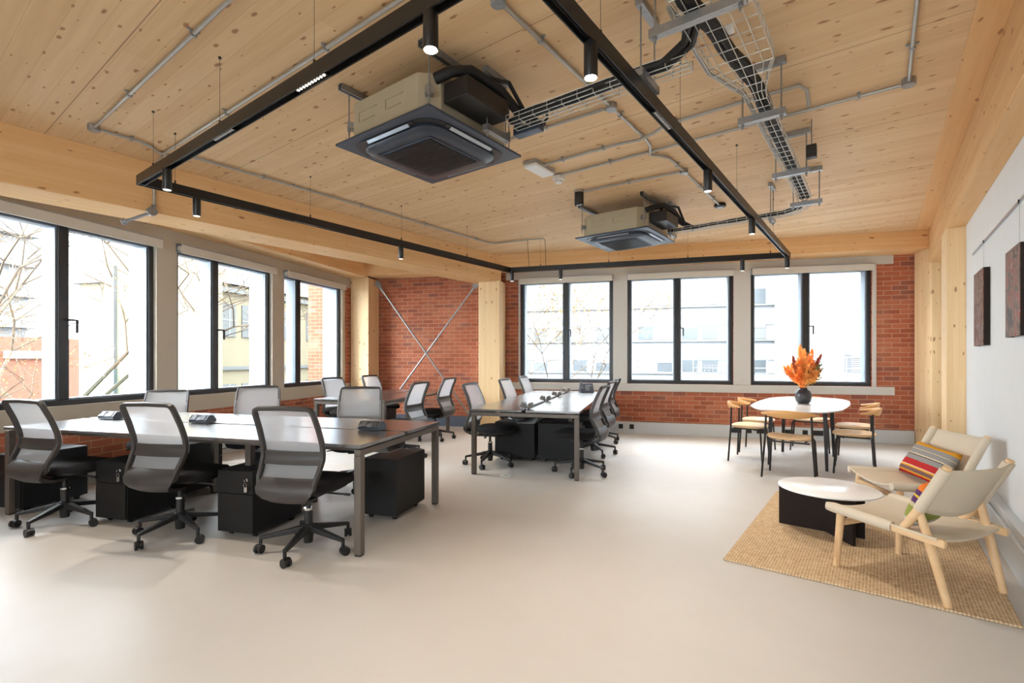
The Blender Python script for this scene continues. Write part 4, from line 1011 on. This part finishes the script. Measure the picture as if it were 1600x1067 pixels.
# ------------------------------------------------------------------ air conditioning cassettes
def cassette(label, v, u):
    t = thing('ceiling_cassette', label, 'air conditioner', P2W(v, u, 0), -A, 'ceiling cassette air conditioners'); z = 2.745; h = .455
    m = MB(); m.box(-h, h, -h, h, z, z + .018); m.build('panel', 'slate_plastic', t, bevel=.006)
    def rr(w, r_, n=8):
        out = []
        for cx, cy, a0 in ((1, 1, 0), (-1, 1, 90), (-1, -1, 180), (1, -1, 270)):
            for i in range(n + 1): a = R(a0 + 90 * i / n); out.append((cx * (w - r_) + r_ * math.cos(a), cy * (w - r_) + r_ * math.sin(a)))
        return out
    m = MB(); m.loft([[(x, y, z + .001) for x, y in rr(.395, .15)], [(x, y, z - .004) for x, y in rr(.395, .15)]]); m.build('shadow_gap', 'black_frame', t)  # dark plate drawn in for the shaded gap around the fascia
    m = MB(); m.loft([[(x, y, zz) for x, y in rr(w, q)] for w, q, zz in ((.352, .14, z - .003), (.352, .14, z - .020), (.338, .13, z - .032), (.27, .05, z - .040), (.262, .02, z - .040))]); m.build('fascia', 'slate_mid', t, smooth=True)
    m = MB(); m.box(-.245, .245, -.245, .245, z - .046, z - .0395); m.build('frame_rim', 'slate_plastic', t, bevel=.003)
    m = MB(); m.box(-.228, .228, -.228, .228, z - .050, z - .0455)
    m.build('intake_grille', 'black_plastic', t)
    g = MB()
    for i in range(23): g.box(-.226, .226, -.222 + i * .0202 - .003, -.222 + i * .0202 + .003, z - .053, z - .050)
    g.build('grille_slats', 'black_frame', t)
    for k in range(4):
        Mx = Matrix.Rotation(k * math.pi / 2, 4, 'Z')
        m = MB(); m.cbox((0, .378, z - .005), (.48, .040, .006), 0, Mx); q = m.build('air_outlet', 'black_frame', t)  # opaque dark strip drawn in for the shaded slot opening
        m = MB(); m.cbox((0, 0, 0), (.40, .026, .004), 0, Mx @ Matrix.Translation((0, .382, z - .012)) @ Matrix.Rotation(R(35), 4, 'X')); m.build('louvre', 'aluminium', t, bevel=.001)
    b = .41; c = .10; oct_ = [(-b + c, -b), (b - c, -b), (b, -b + c), (b, b - c), (b - c, b), (-b + c, b), (-b, b - c), (-b, -b + c)]
    m = MB(); m.prism(oct_, z + .019, 3.01); m.build('casing', 'casing_beige', t, bevel=.006)
    m = MB()
    for k in range(4):
        Mx = Matrix.Rotation(k * math.pi / 2, 4, 'Z')
        for x, w in ((-.16, .18), (.10, .16)):
            m.cbox((x, -b - .002, 2.93), (w, .006, .006), 0, Mx); m.cbox((x, -b - .002, 2.87), (w * .8, .006, .004), 0, Mx); m.cbox((x - w / 2, -b - .002, 2.90), (.006, .006, .06), 0, Mx)
    m.build('pressed_ribs', 'casing_beige', t)
    for sx, sy in ((-1, -1), (1, -1), (1, 1), (-1, 1)):
        p = (sx * (b - .02), sy * (b - .02)); m = MB(); m.cyl((p[0], p[1], 2.80), (p[0], p[1], C - .035), .005, n=8); m.build('hanging_rod', 'galvanised', t)
        m = MB(); m.cbox((p[0] - sx * .02, p[1] - sy * .02, 2.885), (.07, .05, .045), R(45) * sx * sy); m.cyl((p[0], p[1], 2.85), (p[0], p[1], 2.92), .012, n=8); m.build('lug', 'galvanised', t)
    for sx in (-1, 1):
        m = MB(); m.box(sx * (b - .02) - .02, sx * (b - .02) + .02, -.46, .46, C - .004, C - .001)
        for o in (-.02, .0175): m.box(sx * (b - .02) + o, sx * (b - .02) + o + .0025, -.46, .46, C - .041, C - .004)
        m.box(sx * (b - .02) - .02, sx * (b - .02) - .008, -.46, .46, C - .041, C - .038); m.box(sx * (b - .02) + .008, sx * (b - .02) + .02, -.46, .46, C - .041, C - .038)
        m.build('channel', 'galvanised', t)
    m = MB(); m.box(b + .01, b + .20, -.30, .10, 2.83, 2.95); m.build('pump_box', 'black_plastic', t, bevel=.008)
    m = MB(); m.box(b + .002, b + .12, -.12, .16, 2.955, 3.05); m.build('control_box', 'casing_beige', t, bevel=.004)
    m = MB(); m.tube([(b - .02, -.34, 2.97), (b + .08, -.30, 3.0), (b + .14, -.20, 3.03), (b + .16, .05, 3.02), (b + .18, .25, 2.93), (b + .30, .36, 2.86)], .032, 10); m.tube([(b + .05, -.15, 2.95), (b + .10, -.10, 3.06), (b + .2, .1, 3.07), (b + .22, .3, 2.9)], .014, 8); m.build('lagged_pipe', 'cable_black', t, smooth=True)
    return t
AC1 = (-2.525, 2.435); AC2 = (-2.51, 5.70)
c0 = cassette('slate ceiling cassette air conditioner with beige casing, the near and larger one', *AC1)
dup(c0, P2W(*AC2, 0), -A, 'slate ceiling cassette air conditioner, the far and smaller one above the back windows')

# ------------------------------------------------------------------ cable basket, cables and trapeze hangers
def basket(label, path, w, zb=2.845, h=.05, step=.10, taper=None):
    """wire basket following path [(v,u)], w width (or per point list)"""
    t = thing('cable_basket', label, 'cable tray', (0, 0, 0), -A, 'galvanised wire cable baskets')
    P_ = [Vector((p[0], p[1], 0)) for p in path]; ws = w if isinstance(w, list) else [w] * len(P_)
    cum = [0]
    for a, b in zip(P_, P_[1:]): cum.append(cum[-1] + (b - a).length)
    def samp(s_):
        for i in range(len(P_) - 1):
            if s_ <= cum[i + 1] + 1e-6:
                k = (s_ - cum[i]) / (cum[i + 1] - cum[i]); d = (P_[i + 1] - P_[i]).normalized(); return P_[i].lerp(P_[i + 1], k), d, ws[i] + (ws[i + 1] - ws[i]) * k
        return P_[-1], (P_[-1] - P_[-2]).normalized(), ws[-1]
    m = MB(); n = int(cum[-1] / step)
    for i in range(n + 1):
        c, d, ww = samp(cum[-1] * i / n); s_ = Vector((d.y, -d.x, 0))
        m.tube([c - s_ * ww / 2 + Vector((0, 0, zb + h)), c - s_ * ww / 2 + Vector((0, 0, zb)), c + s_ * ww / 2 + Vector((0, 0, zb)), c + s_ * ww / 2 + Vector((0, 0, zb + h))], .0024, 5)
    m.build('cross_wires', 'wire_steel', t)
    m = MB(); mx = max(ws); nl = max(3, int(round(mx / .05)))
    for j in range(nl + 1):
        f = -1 + 2 * j / nl; pts = []
        for i in range(n + 1):
            c, d, ww = samp(cum[-1] * i / n); s_ = Vector((d.y, -d.x, 0)); pts.append(c + s_ * f * ww / 2 + Vector((0, 0, zb - .004)))
        m.tube(pts, .0024, 5)
    for f in (-1, 1):
        for hh in (.5, 1.0):
            pts = []
            for i in range(n + 1): c, d, ww = samp(cum[-1] * i / n); s_ = Vector((d.y, -d.x, 0)); pts.append(c + s_ * f * ww / 2 + Vector((0, 0, zb + h * hh)))
            m.tube(pts, .0024, 5)
    m.build('long_wires', 'wire_steel', t); return t
basket('wide wire cable basket overhead near the camera, narrowing towards the first hanger', [(-.59, .9), (-.59, 2.85), (-.59, 3.12), (-.595, 3.25)], [.30, .30, .12, .11])
basket('narrow wire cable basket running away from the camera on the right of the track', [(-.595, 3.25), (-.595, 5.45), (-.60, 5.62)], .11)
basket('wire cable basket curving across to the far air conditioner', [(-.60, 5.62), (-.66, 5.78), (-.80, 5.86), (-1.97, 5.90)], .10, zb=2.80)
basket('wire cable basket crossing from the wide basket to the near air conditioner', [(-.78, 2.55), (-1.905, 2.55)], .12, zb=2.79)
def bundle(label, path, r, n, z, mat='cable_black', seed=1, wob=.012):
    rnd = random.Random(seed); o = path[0]; t = thing('cable_bundle', label, 'cables', P2W(o[0], o[1], z), -A, 'black lagged pipes and cables in the baskets')
    # resample
    pts = [Vector((p[0], p[1], p[2] if len(p) > 2 else z)) for p in path]; L = []
    for a, b in zip(pts, pts[1:]):
        k = max(1, int((b - a).length / .09)); L += [a.lerp(b, i / k) for i in range(k)]
    L.append(pts[-1])
    for q in range(n):
        off = Vector(((q - (n - 1) / 2) * r * 1.75, 0, rnd.uniform(0, r * .6)))
        m = MB(); pp = []
        for i, p in enumerate(L):
            d = (L[min(i + 1, len(L) - 1)] - L[max(i - 1, 0)]).normalized(); s_ = Vector((d.y, -d.x, 0))
            pp.append(p - Vector((o[0], o[1], z)) + s_ * off.x + Vector((0, 0, off.z)) + Vector((rnd.uniform(-wob, wob) * .3, rnd.uniform(-wob, wob) * .3, rnd.uniform(0, wob) * .6)))
        m.tube(pp, [r * rnd.uniform(.9, 1.12) for _ in pp], 8); m.build('lagged_pipe' if r > .012 else 'cable', mat, t, smooth=True)
    return t
bundle('thick black lagged pipes and cables in the long basket right of the track', [(-.70, .9), (-.69, 2.2), (-.645, 2.45), (-.63, 2.72), (-.60, 2.86), (-.575, 3.2), (-.59, 3.6), (-.595, 5.4), (-.60, 5.6)], .022, 2, 2.872, seed=3)
bundle('black lagged pipes in the basket leading to the near air conditioner', [(-.70, 2.35, 2.86), (-.76, 2.47, 2.845), (-.90, 2.52), (-1.8, 2.53), (-1.90, 2.56)], .021, 2, 2.815, seed=4)
bundle('black lagged pipes in the curved basket leading to the far air conditioner', [(-.60, 5.60), (-.67, 5.77), (-.82, 5.87), (-1.9, 5.91), (-2.05, 5.9)], .017, 2, 2.825, seed=5)
bundle('thin pale cables clipped to the left side of the wide basket', [(-.765, 2.2), (-.765, 2.85), (-.70, 3.08), (-.655, 3.2), (-.65, 4.4)], .005, 3, 2.875, 'conduit_steel', 6)
bundle('thin black flex looping over the wide basket', [(-.70, 2.35), (-.60, 2.42, 2.93), (-.45, 2.38, 2.95), (-.38, 2.2, 2.93)], .006, 2, 2.89, seed=8)
def hanger(label, v, u, w, zl, dirn=0, ceil=True, off=0, uo=0):
    t = thing('trapeze_hanger', label, 'pipe hanger', P2W(v, u, 0), -A + (R(90) if dirn else 0), 'galvanised trapeze hangers')
    def ch(z, x0, x1, y=0):
        m = MB(); m.box(x0, x1, y - .02, y + .02, z, z + .003)
        for s_ in (-1, 1): m.box(x0, x1, y + s_ * .02 - .0025 * (s_ > 0), y + s_ * .02 + .0025 * (s_ < 0), z + .003, z + .04); 
        for k in range(int((x1 - x0) / .05)): m.cbox((x0 + .025 + k * .05, y, z - .0006), (.022, .010, .0012))
        m.box(x0 + .001, x0 + .004, y - .018, y + .018, z + .003, z + .038); return m
    ch(zl - .04, -w / 2, w / 2).build('lower_channel', 'galvanised', t)
    ch(C - .041, -w / 2 + off, w / 2 + off, uo).build('upper_channel', 'galvanised', t)
    for s_ in (-1, 1):
        x = s_ * (w / 2 - .025); m = MB(); m.cyl((x, 0, zl - .07), (x + off * 0, uo, C - .04), .005, n=8); m.cyl((x, 0, zl - .052), (x, 0, zl - .042), .011, n=6); m.build('threaded_rod', 'galvanised', t)
    return t
hanger('wide galvanised trapeze hanger overhead near the top edge of the picture', -.66, 2.25, .42, 2.835)
hanger('galvanised trapeze hanger where the wide cable basket narrows', -.60, 3.42, .27, 2.835)
hanger('galvanised trapeze hanger midway along the narrow cable basket', -.59, 4.60, .27, 2.835)
hanger('galvanised trapeze hanger at the far end of the narrow cable basket', -.585, 5.58, .27, 2.835)
hanger('galvanised trapeze hanger beside the near air conditioner', -2.005, 2.52, .24, 2.785, 1)
hanger('galvanised trapeze hanger beside the lighting track in front of the wide basket', -.99, 2.53, .24, 2.785, 1)
hanger('galvanised trapeze hanger on the curved basket behind the track', -.93, 5.87, .20, 2.795, 1)
hanger('galvanised trapeze hanger beside the far air conditioner', -1.995, 5.88, .20, 2.795, 1)
t = grid_thing('isolator_box', 'small black box on a rod beside the narrow cable basket', 'switch box', -.43, 4.45, 2.90); m = MB(); m.box(-.035, .035, -.03, .03, -.05, .05); m.build('box', 'black_plastic', t, bevel=.006); m = MB(); m.cyl((0, 0, .05), (0, 0, C - 2.90), .005, n=8); m.build('rod', 'galvanised', t)
t = grid_thing('isolator_box', 'dark junction box on the cable basket beside the near air conditioner', 'switch box', -1.85, 2.66, 2.80); m = MB(); m.box(-.10, .10, -.035, .035, -.03, .03); m.build('box', 'slate_plastic', t, bevel=.005); m = MB(); m.tube([(.10, 0, 0), (.16, -.02, .02), (.20, -.10, .03)], .008, 8); m.build('flex', 'cable_black', t)
t = grid_thing('connector', 'white plastic cable connector inside the wide basket', 'cable connector', -.62, 2.56, 2.90); m = MB(); m.box(-.05, .05, -.022, .022, -.015, .015); m.build('body', 'white_plastic', t, bevel=.005); m = MB(); m.box(-.02, .02, .022, .036, -.01, .01); m.build('plug', 'trunking_white', t)

# ------------------------------------------------------------------ outside
GZ = -6.5
m = MB(); m.box(-120, 80, -60, 140, GZ - .2, GZ); structure(m.build('ground', 'ground_grey'))
# white office block across the street (seen through the back windows)
t = thing('office_building', 'overexposed white office block with rows of windows across the street', 'building', (0, 24, GZ))
BY = 24
def zpx(py, px=1060, Y=BY): return aty(px, py, Y).z - GZ
bx0, bx1 = aty(800, 560, BY).x - 12, aty(1262, 560, BY).x
m = MB(); m.box(bx0, bx1, 0, 12, 0, 16); m.build('wall', 'render_white', t)
rows = [(455, 477), (500, 530), (556, 580), (610, 634), (404, 428)]
x = bx0 + .5; i = 0; pitch = .86
cols = []
while x < bx1 - 1:
    cols.append(x); x += pitch if i % 2 == 0 else pitch * 1.28; i += 1
for r_, (ya, yb) in enumerate(rows):
    za, zb = zpx(yb), zpx(ya)
    for i, x in enumerate(cols):
        if x < aty(862, 560, BY).x and r_ in (0, 1): pass
        m = MB(); m.box(x, x + .66, -.04, .0, za, zb); f = m.build('window', 'outside_window' if (i * 7 + r_ * 3) % 4 else 'outside_grey', t)
        if (i + r_) % 3 == 0: m = MB(); m.box(x + .02, x + .64, -.06, -.04, zb - (zb - za) * .45, zb); m.build('lowered_blind', 'render_white', f)
    m = MB(); m.box(bx0, bx1, -.16, -.0, za - .12, za - .04); m.build('sill_band', 'outside_grey', t)
    if r_ in (0, 1): m = MB(); m.box(bx0 + 7, bx1 - .5, -.05, 0, za - .95, za - .25); m.build('spandrel', 'outside_blue', t)
# tall white block on the right with terracotta panels
BY2 = 19
x0 = aty(1266, 560, BY2).x; t = thing('apartment_block', 'plain white block with three terracotta panels beyond the right-hand window', 'building', (x0, BY2, GZ))
m = MB(); m.box(0, 12, 0, 10, 0, 18); m.build('wall', 'render_white', t)
xa, xb = aty(1313, 560, BY2).x - x0, aty(1327, 560, BY2).x - x0
for ya, yb in ((425, 444), (471, 492), (528, 550), (390, 410)):
    m = MB(); m.box(xa, xb, -.04, 0, aty(1300, yb, BY2).z - GZ, aty(1300, ya, BY2).z - GZ); m.build('panel', 'outside_terracotta', t)
p = aty(1330, 583, 15); t = thing('rooftop_unit', 'grey louvred plant unit low in the right-hand window', 'plant unit', (p.x, 15, p.z))
m = MB(); m.box(0, .55, 0, .5, .0, .50); m.build('casing', 'outside_dark', t, bevel=.01); m = MB()
for i in range(9): m.box(.03, .52, -.012, 0, .04 + i * .05, .06 + i * .05)
m.build('louvres', 'outside_grey', t)
zr = aty(1260, 592, 14.5).z
t = thing('terrace', 'low white roof terrace with a thin rail beyond the right-hand window', 'terrace', (1.5, 14, GZ)); m = MB(); m.box(-.5, 12, 0, 4, 0, zr - GZ - .0); m.build('slab', 'render_white', t)
m = MB(); zt_ = zr - GZ
for k in range(9): m.cyl((-.3 + k * .9, .1, zt_), (-.3 + k * .9, .1, zt_ + .55), .015, n=6)
m.cyl((-.3, .1, zt_ + .55), (7, .1, zt_ + .55), .018, n=6); m.cyl((-.3, .1, zt_ + .28), (7, .1, zt_ + .28), .012, n=6); m.build('railing', 'outside_grey', t)
# bicycle-rack like white railing in the middle window
p = aty(1085, 594, 16); t = thing('roof_railing', 'small grey railed platform low in the middle window', 'railing', (p.x, 16, p.z)); m = MB(); m.box(0, 1.4, 0, 1.2, -.12, 0)
m.build('platform', 'outside_grey', t); m = MB(); m.box(.05, 1.35, .05, .08, .44, .47)
for k in range(12): m.box(.06 + k * .115, .09 + k * .115, .05, .08, 0, .44)
m.build('rail', 'outside_dark', t); m = MB(); m.box(.2, 1.2, .3, 1.1, -9, -.12); m.build('support', 'render_white', t)
# left side ------------------------------------------------------
def at_side(px, py, X): return atx(px, py, X)
# cream block
YC = 14.0
xa, xb = aty(163, 560, YC).x, aty(322, 560, YC).x
t = thing('cream_building', 'pale cream rendered building close outside the left windows', 'building', (xa, YC, GZ)); m = MB(); m.box(0, xb - xa, 0, .7, 0, aty(240, 330, YC).z - GZ + 2); m.build('wall', 'render_cream', t)
m = MB(); q = aty(183, 415, YC); m.box(q.x - xa - .12, q.x - xa, -.12, 0, 0, q.z - GZ); q = aty(316, 455, YC); m.box(q.x - xa, q.x - xa + .2, -.12, 0, 0, q.z - GZ); m.build('downpipe', 'outside_grey', t)
# terrace of old houses
X2 = -17; ya, yb = at_side(335, 560, X2).y, at_side(535, 560, X2).y
t = thing('terraced_houses', 'old cream terraced houses with slate roof beyond the left windows', 'building', (X2, ya, GZ)); zt_ = at_side(400, 452, X2).z - GZ; m = MB(); m.box(-6, 0, -1, yb - ya + 3, 0, zt_); m.build('wall', 'render_cream', t)
m = MB(); L = yb - ya + 3; m.add([(-6.3, -1.2, zt_), (.3, -1.2, zt_), (.3, L, zt_), (-6.3, L, zt_), (-3, -1.2, zt_ + 1.8), (-3, L, zt_ + 1.8)], [(0, 1, 2, 3), (1, 4, 5, 2), (0, 3, 5, 4), (0, 4, 1), (3, 2, 5)]); m.build('roof', 'outside_roof', t)
m = MB(); m.box(0, .25, -1, L - .2, zt_ - .35, zt_ - .15); m.box(0, .15, -1, L - .2, zt_ - 3.6, zt_ - 3.45); m.build('cornice', 'outside_grey', t)
for px in (357, 387, 450, 485, 505):
    yy = at_side(px, 560, X2).y - ya
    for za_, zb_ in ((zt_ - 2.2, zt_ - .8), (zt_ - 5.6, zt_ - 4.2), (zt_ - 8.4, zt_ - 7)):
        m = MB(); m.box(0, .05, yy - .35, yy + .35, za_, zb_); f = m.build('window', 'outside_grey', t); m = MB(); m.box(.05, .07, yy - .02, yy + .02, za_, zb_); m.box(.05, .07, yy - .35, yy - .02, (za_ + zb_) / 2 - .02, (za_ + zb_) / 2 + .02); m.box(.05, .07, yy + .02, yy + .35, (za_ + zb_) / 2 - .02, (za_ + zb_) / 2 + .02); m.build('glazing_bar', 'render_white', f)
# outer brick pier beside the far side window
p = at_side(504, 560, -6.4); q = at_side(521, 560, -6.4)
m = MB(); m.box(-6.9, -6.03, 8.95, 9.6, GZ, 3.6); structure(m.build('trim_15', 'outer_brick'))
# glass balustrade
X3 = -7.6; zt_ = at_side(170, 577, X3).z; ya, yb = at_side(120, 560, X3).y, at_side(300, 560, X3).y
t = thing('glass_balustrade', 'pale blue glass balustrade of the terrace outside the left windows', 'balustrade', (X3, ya, zt_))
n = 5; L = (yb - ya) / n
for i in range(n): m = MB(); m.box(-.006, .006, i * L + .01, (i + 1) * L - .01, -1.1, 0); m.build('glass_panel', 'balustrade_glass', t)
m = MB(); m.box(-.03, .03, 0, yb - ya, -1.2, -1.1); m.build('base_channel', 'aluminium', t)
m = MB(); m.box(-7.9, -6.03, -1, 9.5, -.65, -.55); tag(m.build('terrace_deck', 'render_white'), 'white terrace deck outside the left windows', 'terrace'); 
m = MB(); m.box(-7.75, -7.5, ya, yb, GZ, -.66)
tag(m.build('terrace_wall', 'render_white'), 'low white terrace wall outside the left windows', 'wall')
# tower
X5 = -60; ya, yb = at_side(-60, 560, X5).y, at_side(79, 560, X5).y
t = thing('apartment_tower', 'tall pale apartment tower with stacked balconies at the far left', 'building', (X5, ya, GZ)); L = yb - ya; m = MB(); m.box(-14, 0, 0, L, 0, 29); m.build('wall', 'render_tower', t)
for k in range(8):
    z = 29 - 3.0 - k * 3.0
    for y0 in (L - 5.2, L - 11.5, L - 17.5):
        m = MB(); m.box(0, 1.6, y0, y0 + 3.4, z - .2, z); m.build('balcony_slab', 'outside_grey', t)
        m = MB(); m.box(1.5, 1.58, y0, y0 + 3.4, z, z + 1.0); m.build('balcony_front', 'outside_window', t)
        m = MB(); m.box(0, .05, y0 + .2, y0 + 3.2, z + .05, z + 2.1); m.build('window', 'outside_window', t)
X4 = -45; ya, yb = at_side(-40, 560, X4).y, at_side(166, 560, X4).y; z1 = at_side(40, 527, X4).z
t = thing('brick_building', 'long low red brick building behind the bare trees', 'building', (X4, ya, GZ)); m = MB(); m.box(-8, 0, 0, yb - ya, 0, z1 - GZ); m.build('wall', 'outside_brick', t)
m = MB(); yy = at_side(5, 560, X4).y - ya; m.box(0, .3, yy, yy + 3.5, at_side(20, 560, X4).z - GZ, at_side(20, 548, X4).z - GZ); m.build('fascia', 'render_white', t)
# trees and shrubs
def tree(name, label, loc, h, seed, spread=.55, leaf=0, kind_cat='tree', levels=6, thick=1.0):
    rnd = random.Random(seed); t = thing(name, label, kind_cat, loc); mb = MB(); lf = MB(); tips = []
    def br(p, d, L, r, lv):
        q = p + d * L * .5 + Vector((rnd.uniform(-1, 1), rnd.uniform(-1, 1), rnd.uniform(-.3, .6))) * L * .06; e = q + (d + Vector((rnd.uniform(-1, 1), rnd.uniform(-1, 1), .3)) * .18).normalized() * L * .5
        mb.tube([p, q, e], [r, r * .85, r * .68], 5)
        if lv == 0: tips.append(e); return
        for i in range(rnd.choice((2, 3, 3))):
            a = rnd.uniform(0, 6.28); side = Vector((math.cos(a), math.sin(a), rnd.uniform(-.1, .5))); nd = (d * (1 - spread) + side * spread).normalized(); br(e if i else e, nd, L * rnd.uniform(.62, .82), r * .62, lv - 1)
        if lv < levels - 1 and rnd.random() < .7:
            a = rnd.uniform(0, 6.28); br(q, (d * .4 + Vector((math.cos(a), math.sin(a), .3)) * .6).normalized(), L * .5, r * .45, max(0, lv - 2))
    br(Vector((0, 0, 0)), Vector((0, 0, 1)), h * .42, h * .0105 * thick, levels)
    mb.build('branches', 'bark', t)
    if leaf:
        for tp in tips:
            for _ in range(leaf):
                c = tp + Vector((rnd.gauss(0, .3), rnd.gauss(0, .3), rnd.gauss(0, .3))); u = Vector((rnd.uniform(-1, 1), rnd.uniform(-1, 1), rnd.uniform(-1, 1))).normalized() * .04; w = u.orthogonal().normalized() * .022
                lf.add([c, c + u + w, c + u * 2, c + u - w], [(0, 1, 2, 3)])
        o = lf.build('leaves', 'dry_leaf', t); o['kind'] = 'stuff'
    return t
q = at_side(128, 560, -20); tree('bare_tree', 'bare winter tree with sparse ochre leaves in the right half of the nearest side window', (q.x, q.y, GZ), 12.5, 4, leaf=3)
q = at_side(10, 560, -26); tree('bare_tree', 'bare winter tree in front of the apartment tower', (q.x, q.y, GZ), 14, 9, leaf=1)
q = at_side(60, 560, -19); tree('bare_tree', 'small bare tree low at the left edge', (q.x, q.y, GZ), 8, 21, leaf=3)
q = aty(845, 560, 18); tree('bare_tree', 'tree with thin ochre leaves outside the left back window', (q.x, q.y, GZ), 10, 14, leaf=5, thick=.5)
def shrub(label, loc, rx, ry, rz_, n, seed):
    rnd = random.Random(seed); t = thing('shrub', label, 'bush', loc, 0, 'tangled shrubs below the side windows'); m = MB(); l = MB()
    for i in range(n):
        a = rnd.uniform(0, 6.28); e = rnd.uniform(.2, 1); k = rnd.random() ** .4; tip = Vector((math.cos(a) * rx * k * math.cos(e), math.sin(a) * ry * k * math.cos(e), rz_ * math.sin(e) * k + .2)); mid = tip * .5 + Vector((rnd.gauss(0, .2), rnd.gauss(0, .2), .3)); m.tube([(0, 0, 0), mid, tip], [.03, .018, .006], 4)
        for _ in range(7):
            c = tip + Vector((rnd.gauss(0, .3), rnd.gauss(0, .3), rnd.gauss(0, .3))); u = Vector((rnd.uniform(-1, 1), rnd.uniform(-1, 1), rnd.uniform(-1, 1))).normalized() * .09; w = u.orthogonal().normalized() * .06; l.add([c, c + u + w, c + u * 2, c + u - w], [(0, 1, 2, 3)])
    m.build('twigs', 'twig', t); o = l.build('leaves', 'dry_leaf', t); o['kind'] = 'stuff'
for i, (px, X, hh) in enumerate(((5, -16, 6.4), (38, -15, 6.2), (70, -17, 6.0), (-30, -14, 6.3), (100, -19, 5.6))):
    q = at_side(px, 560, X); shrub(['dense brown shrub at the far left edge outside', 'dense brown shrub low in the nearest side window, centre', 'brown shrub beside the window mullion', 'brown shrub beyond the left frame edge', 'brown shrub behind the balustrade'][i], (q.x, q.y, GZ), 2.6, 2.6, hh, 420, 30 + i)
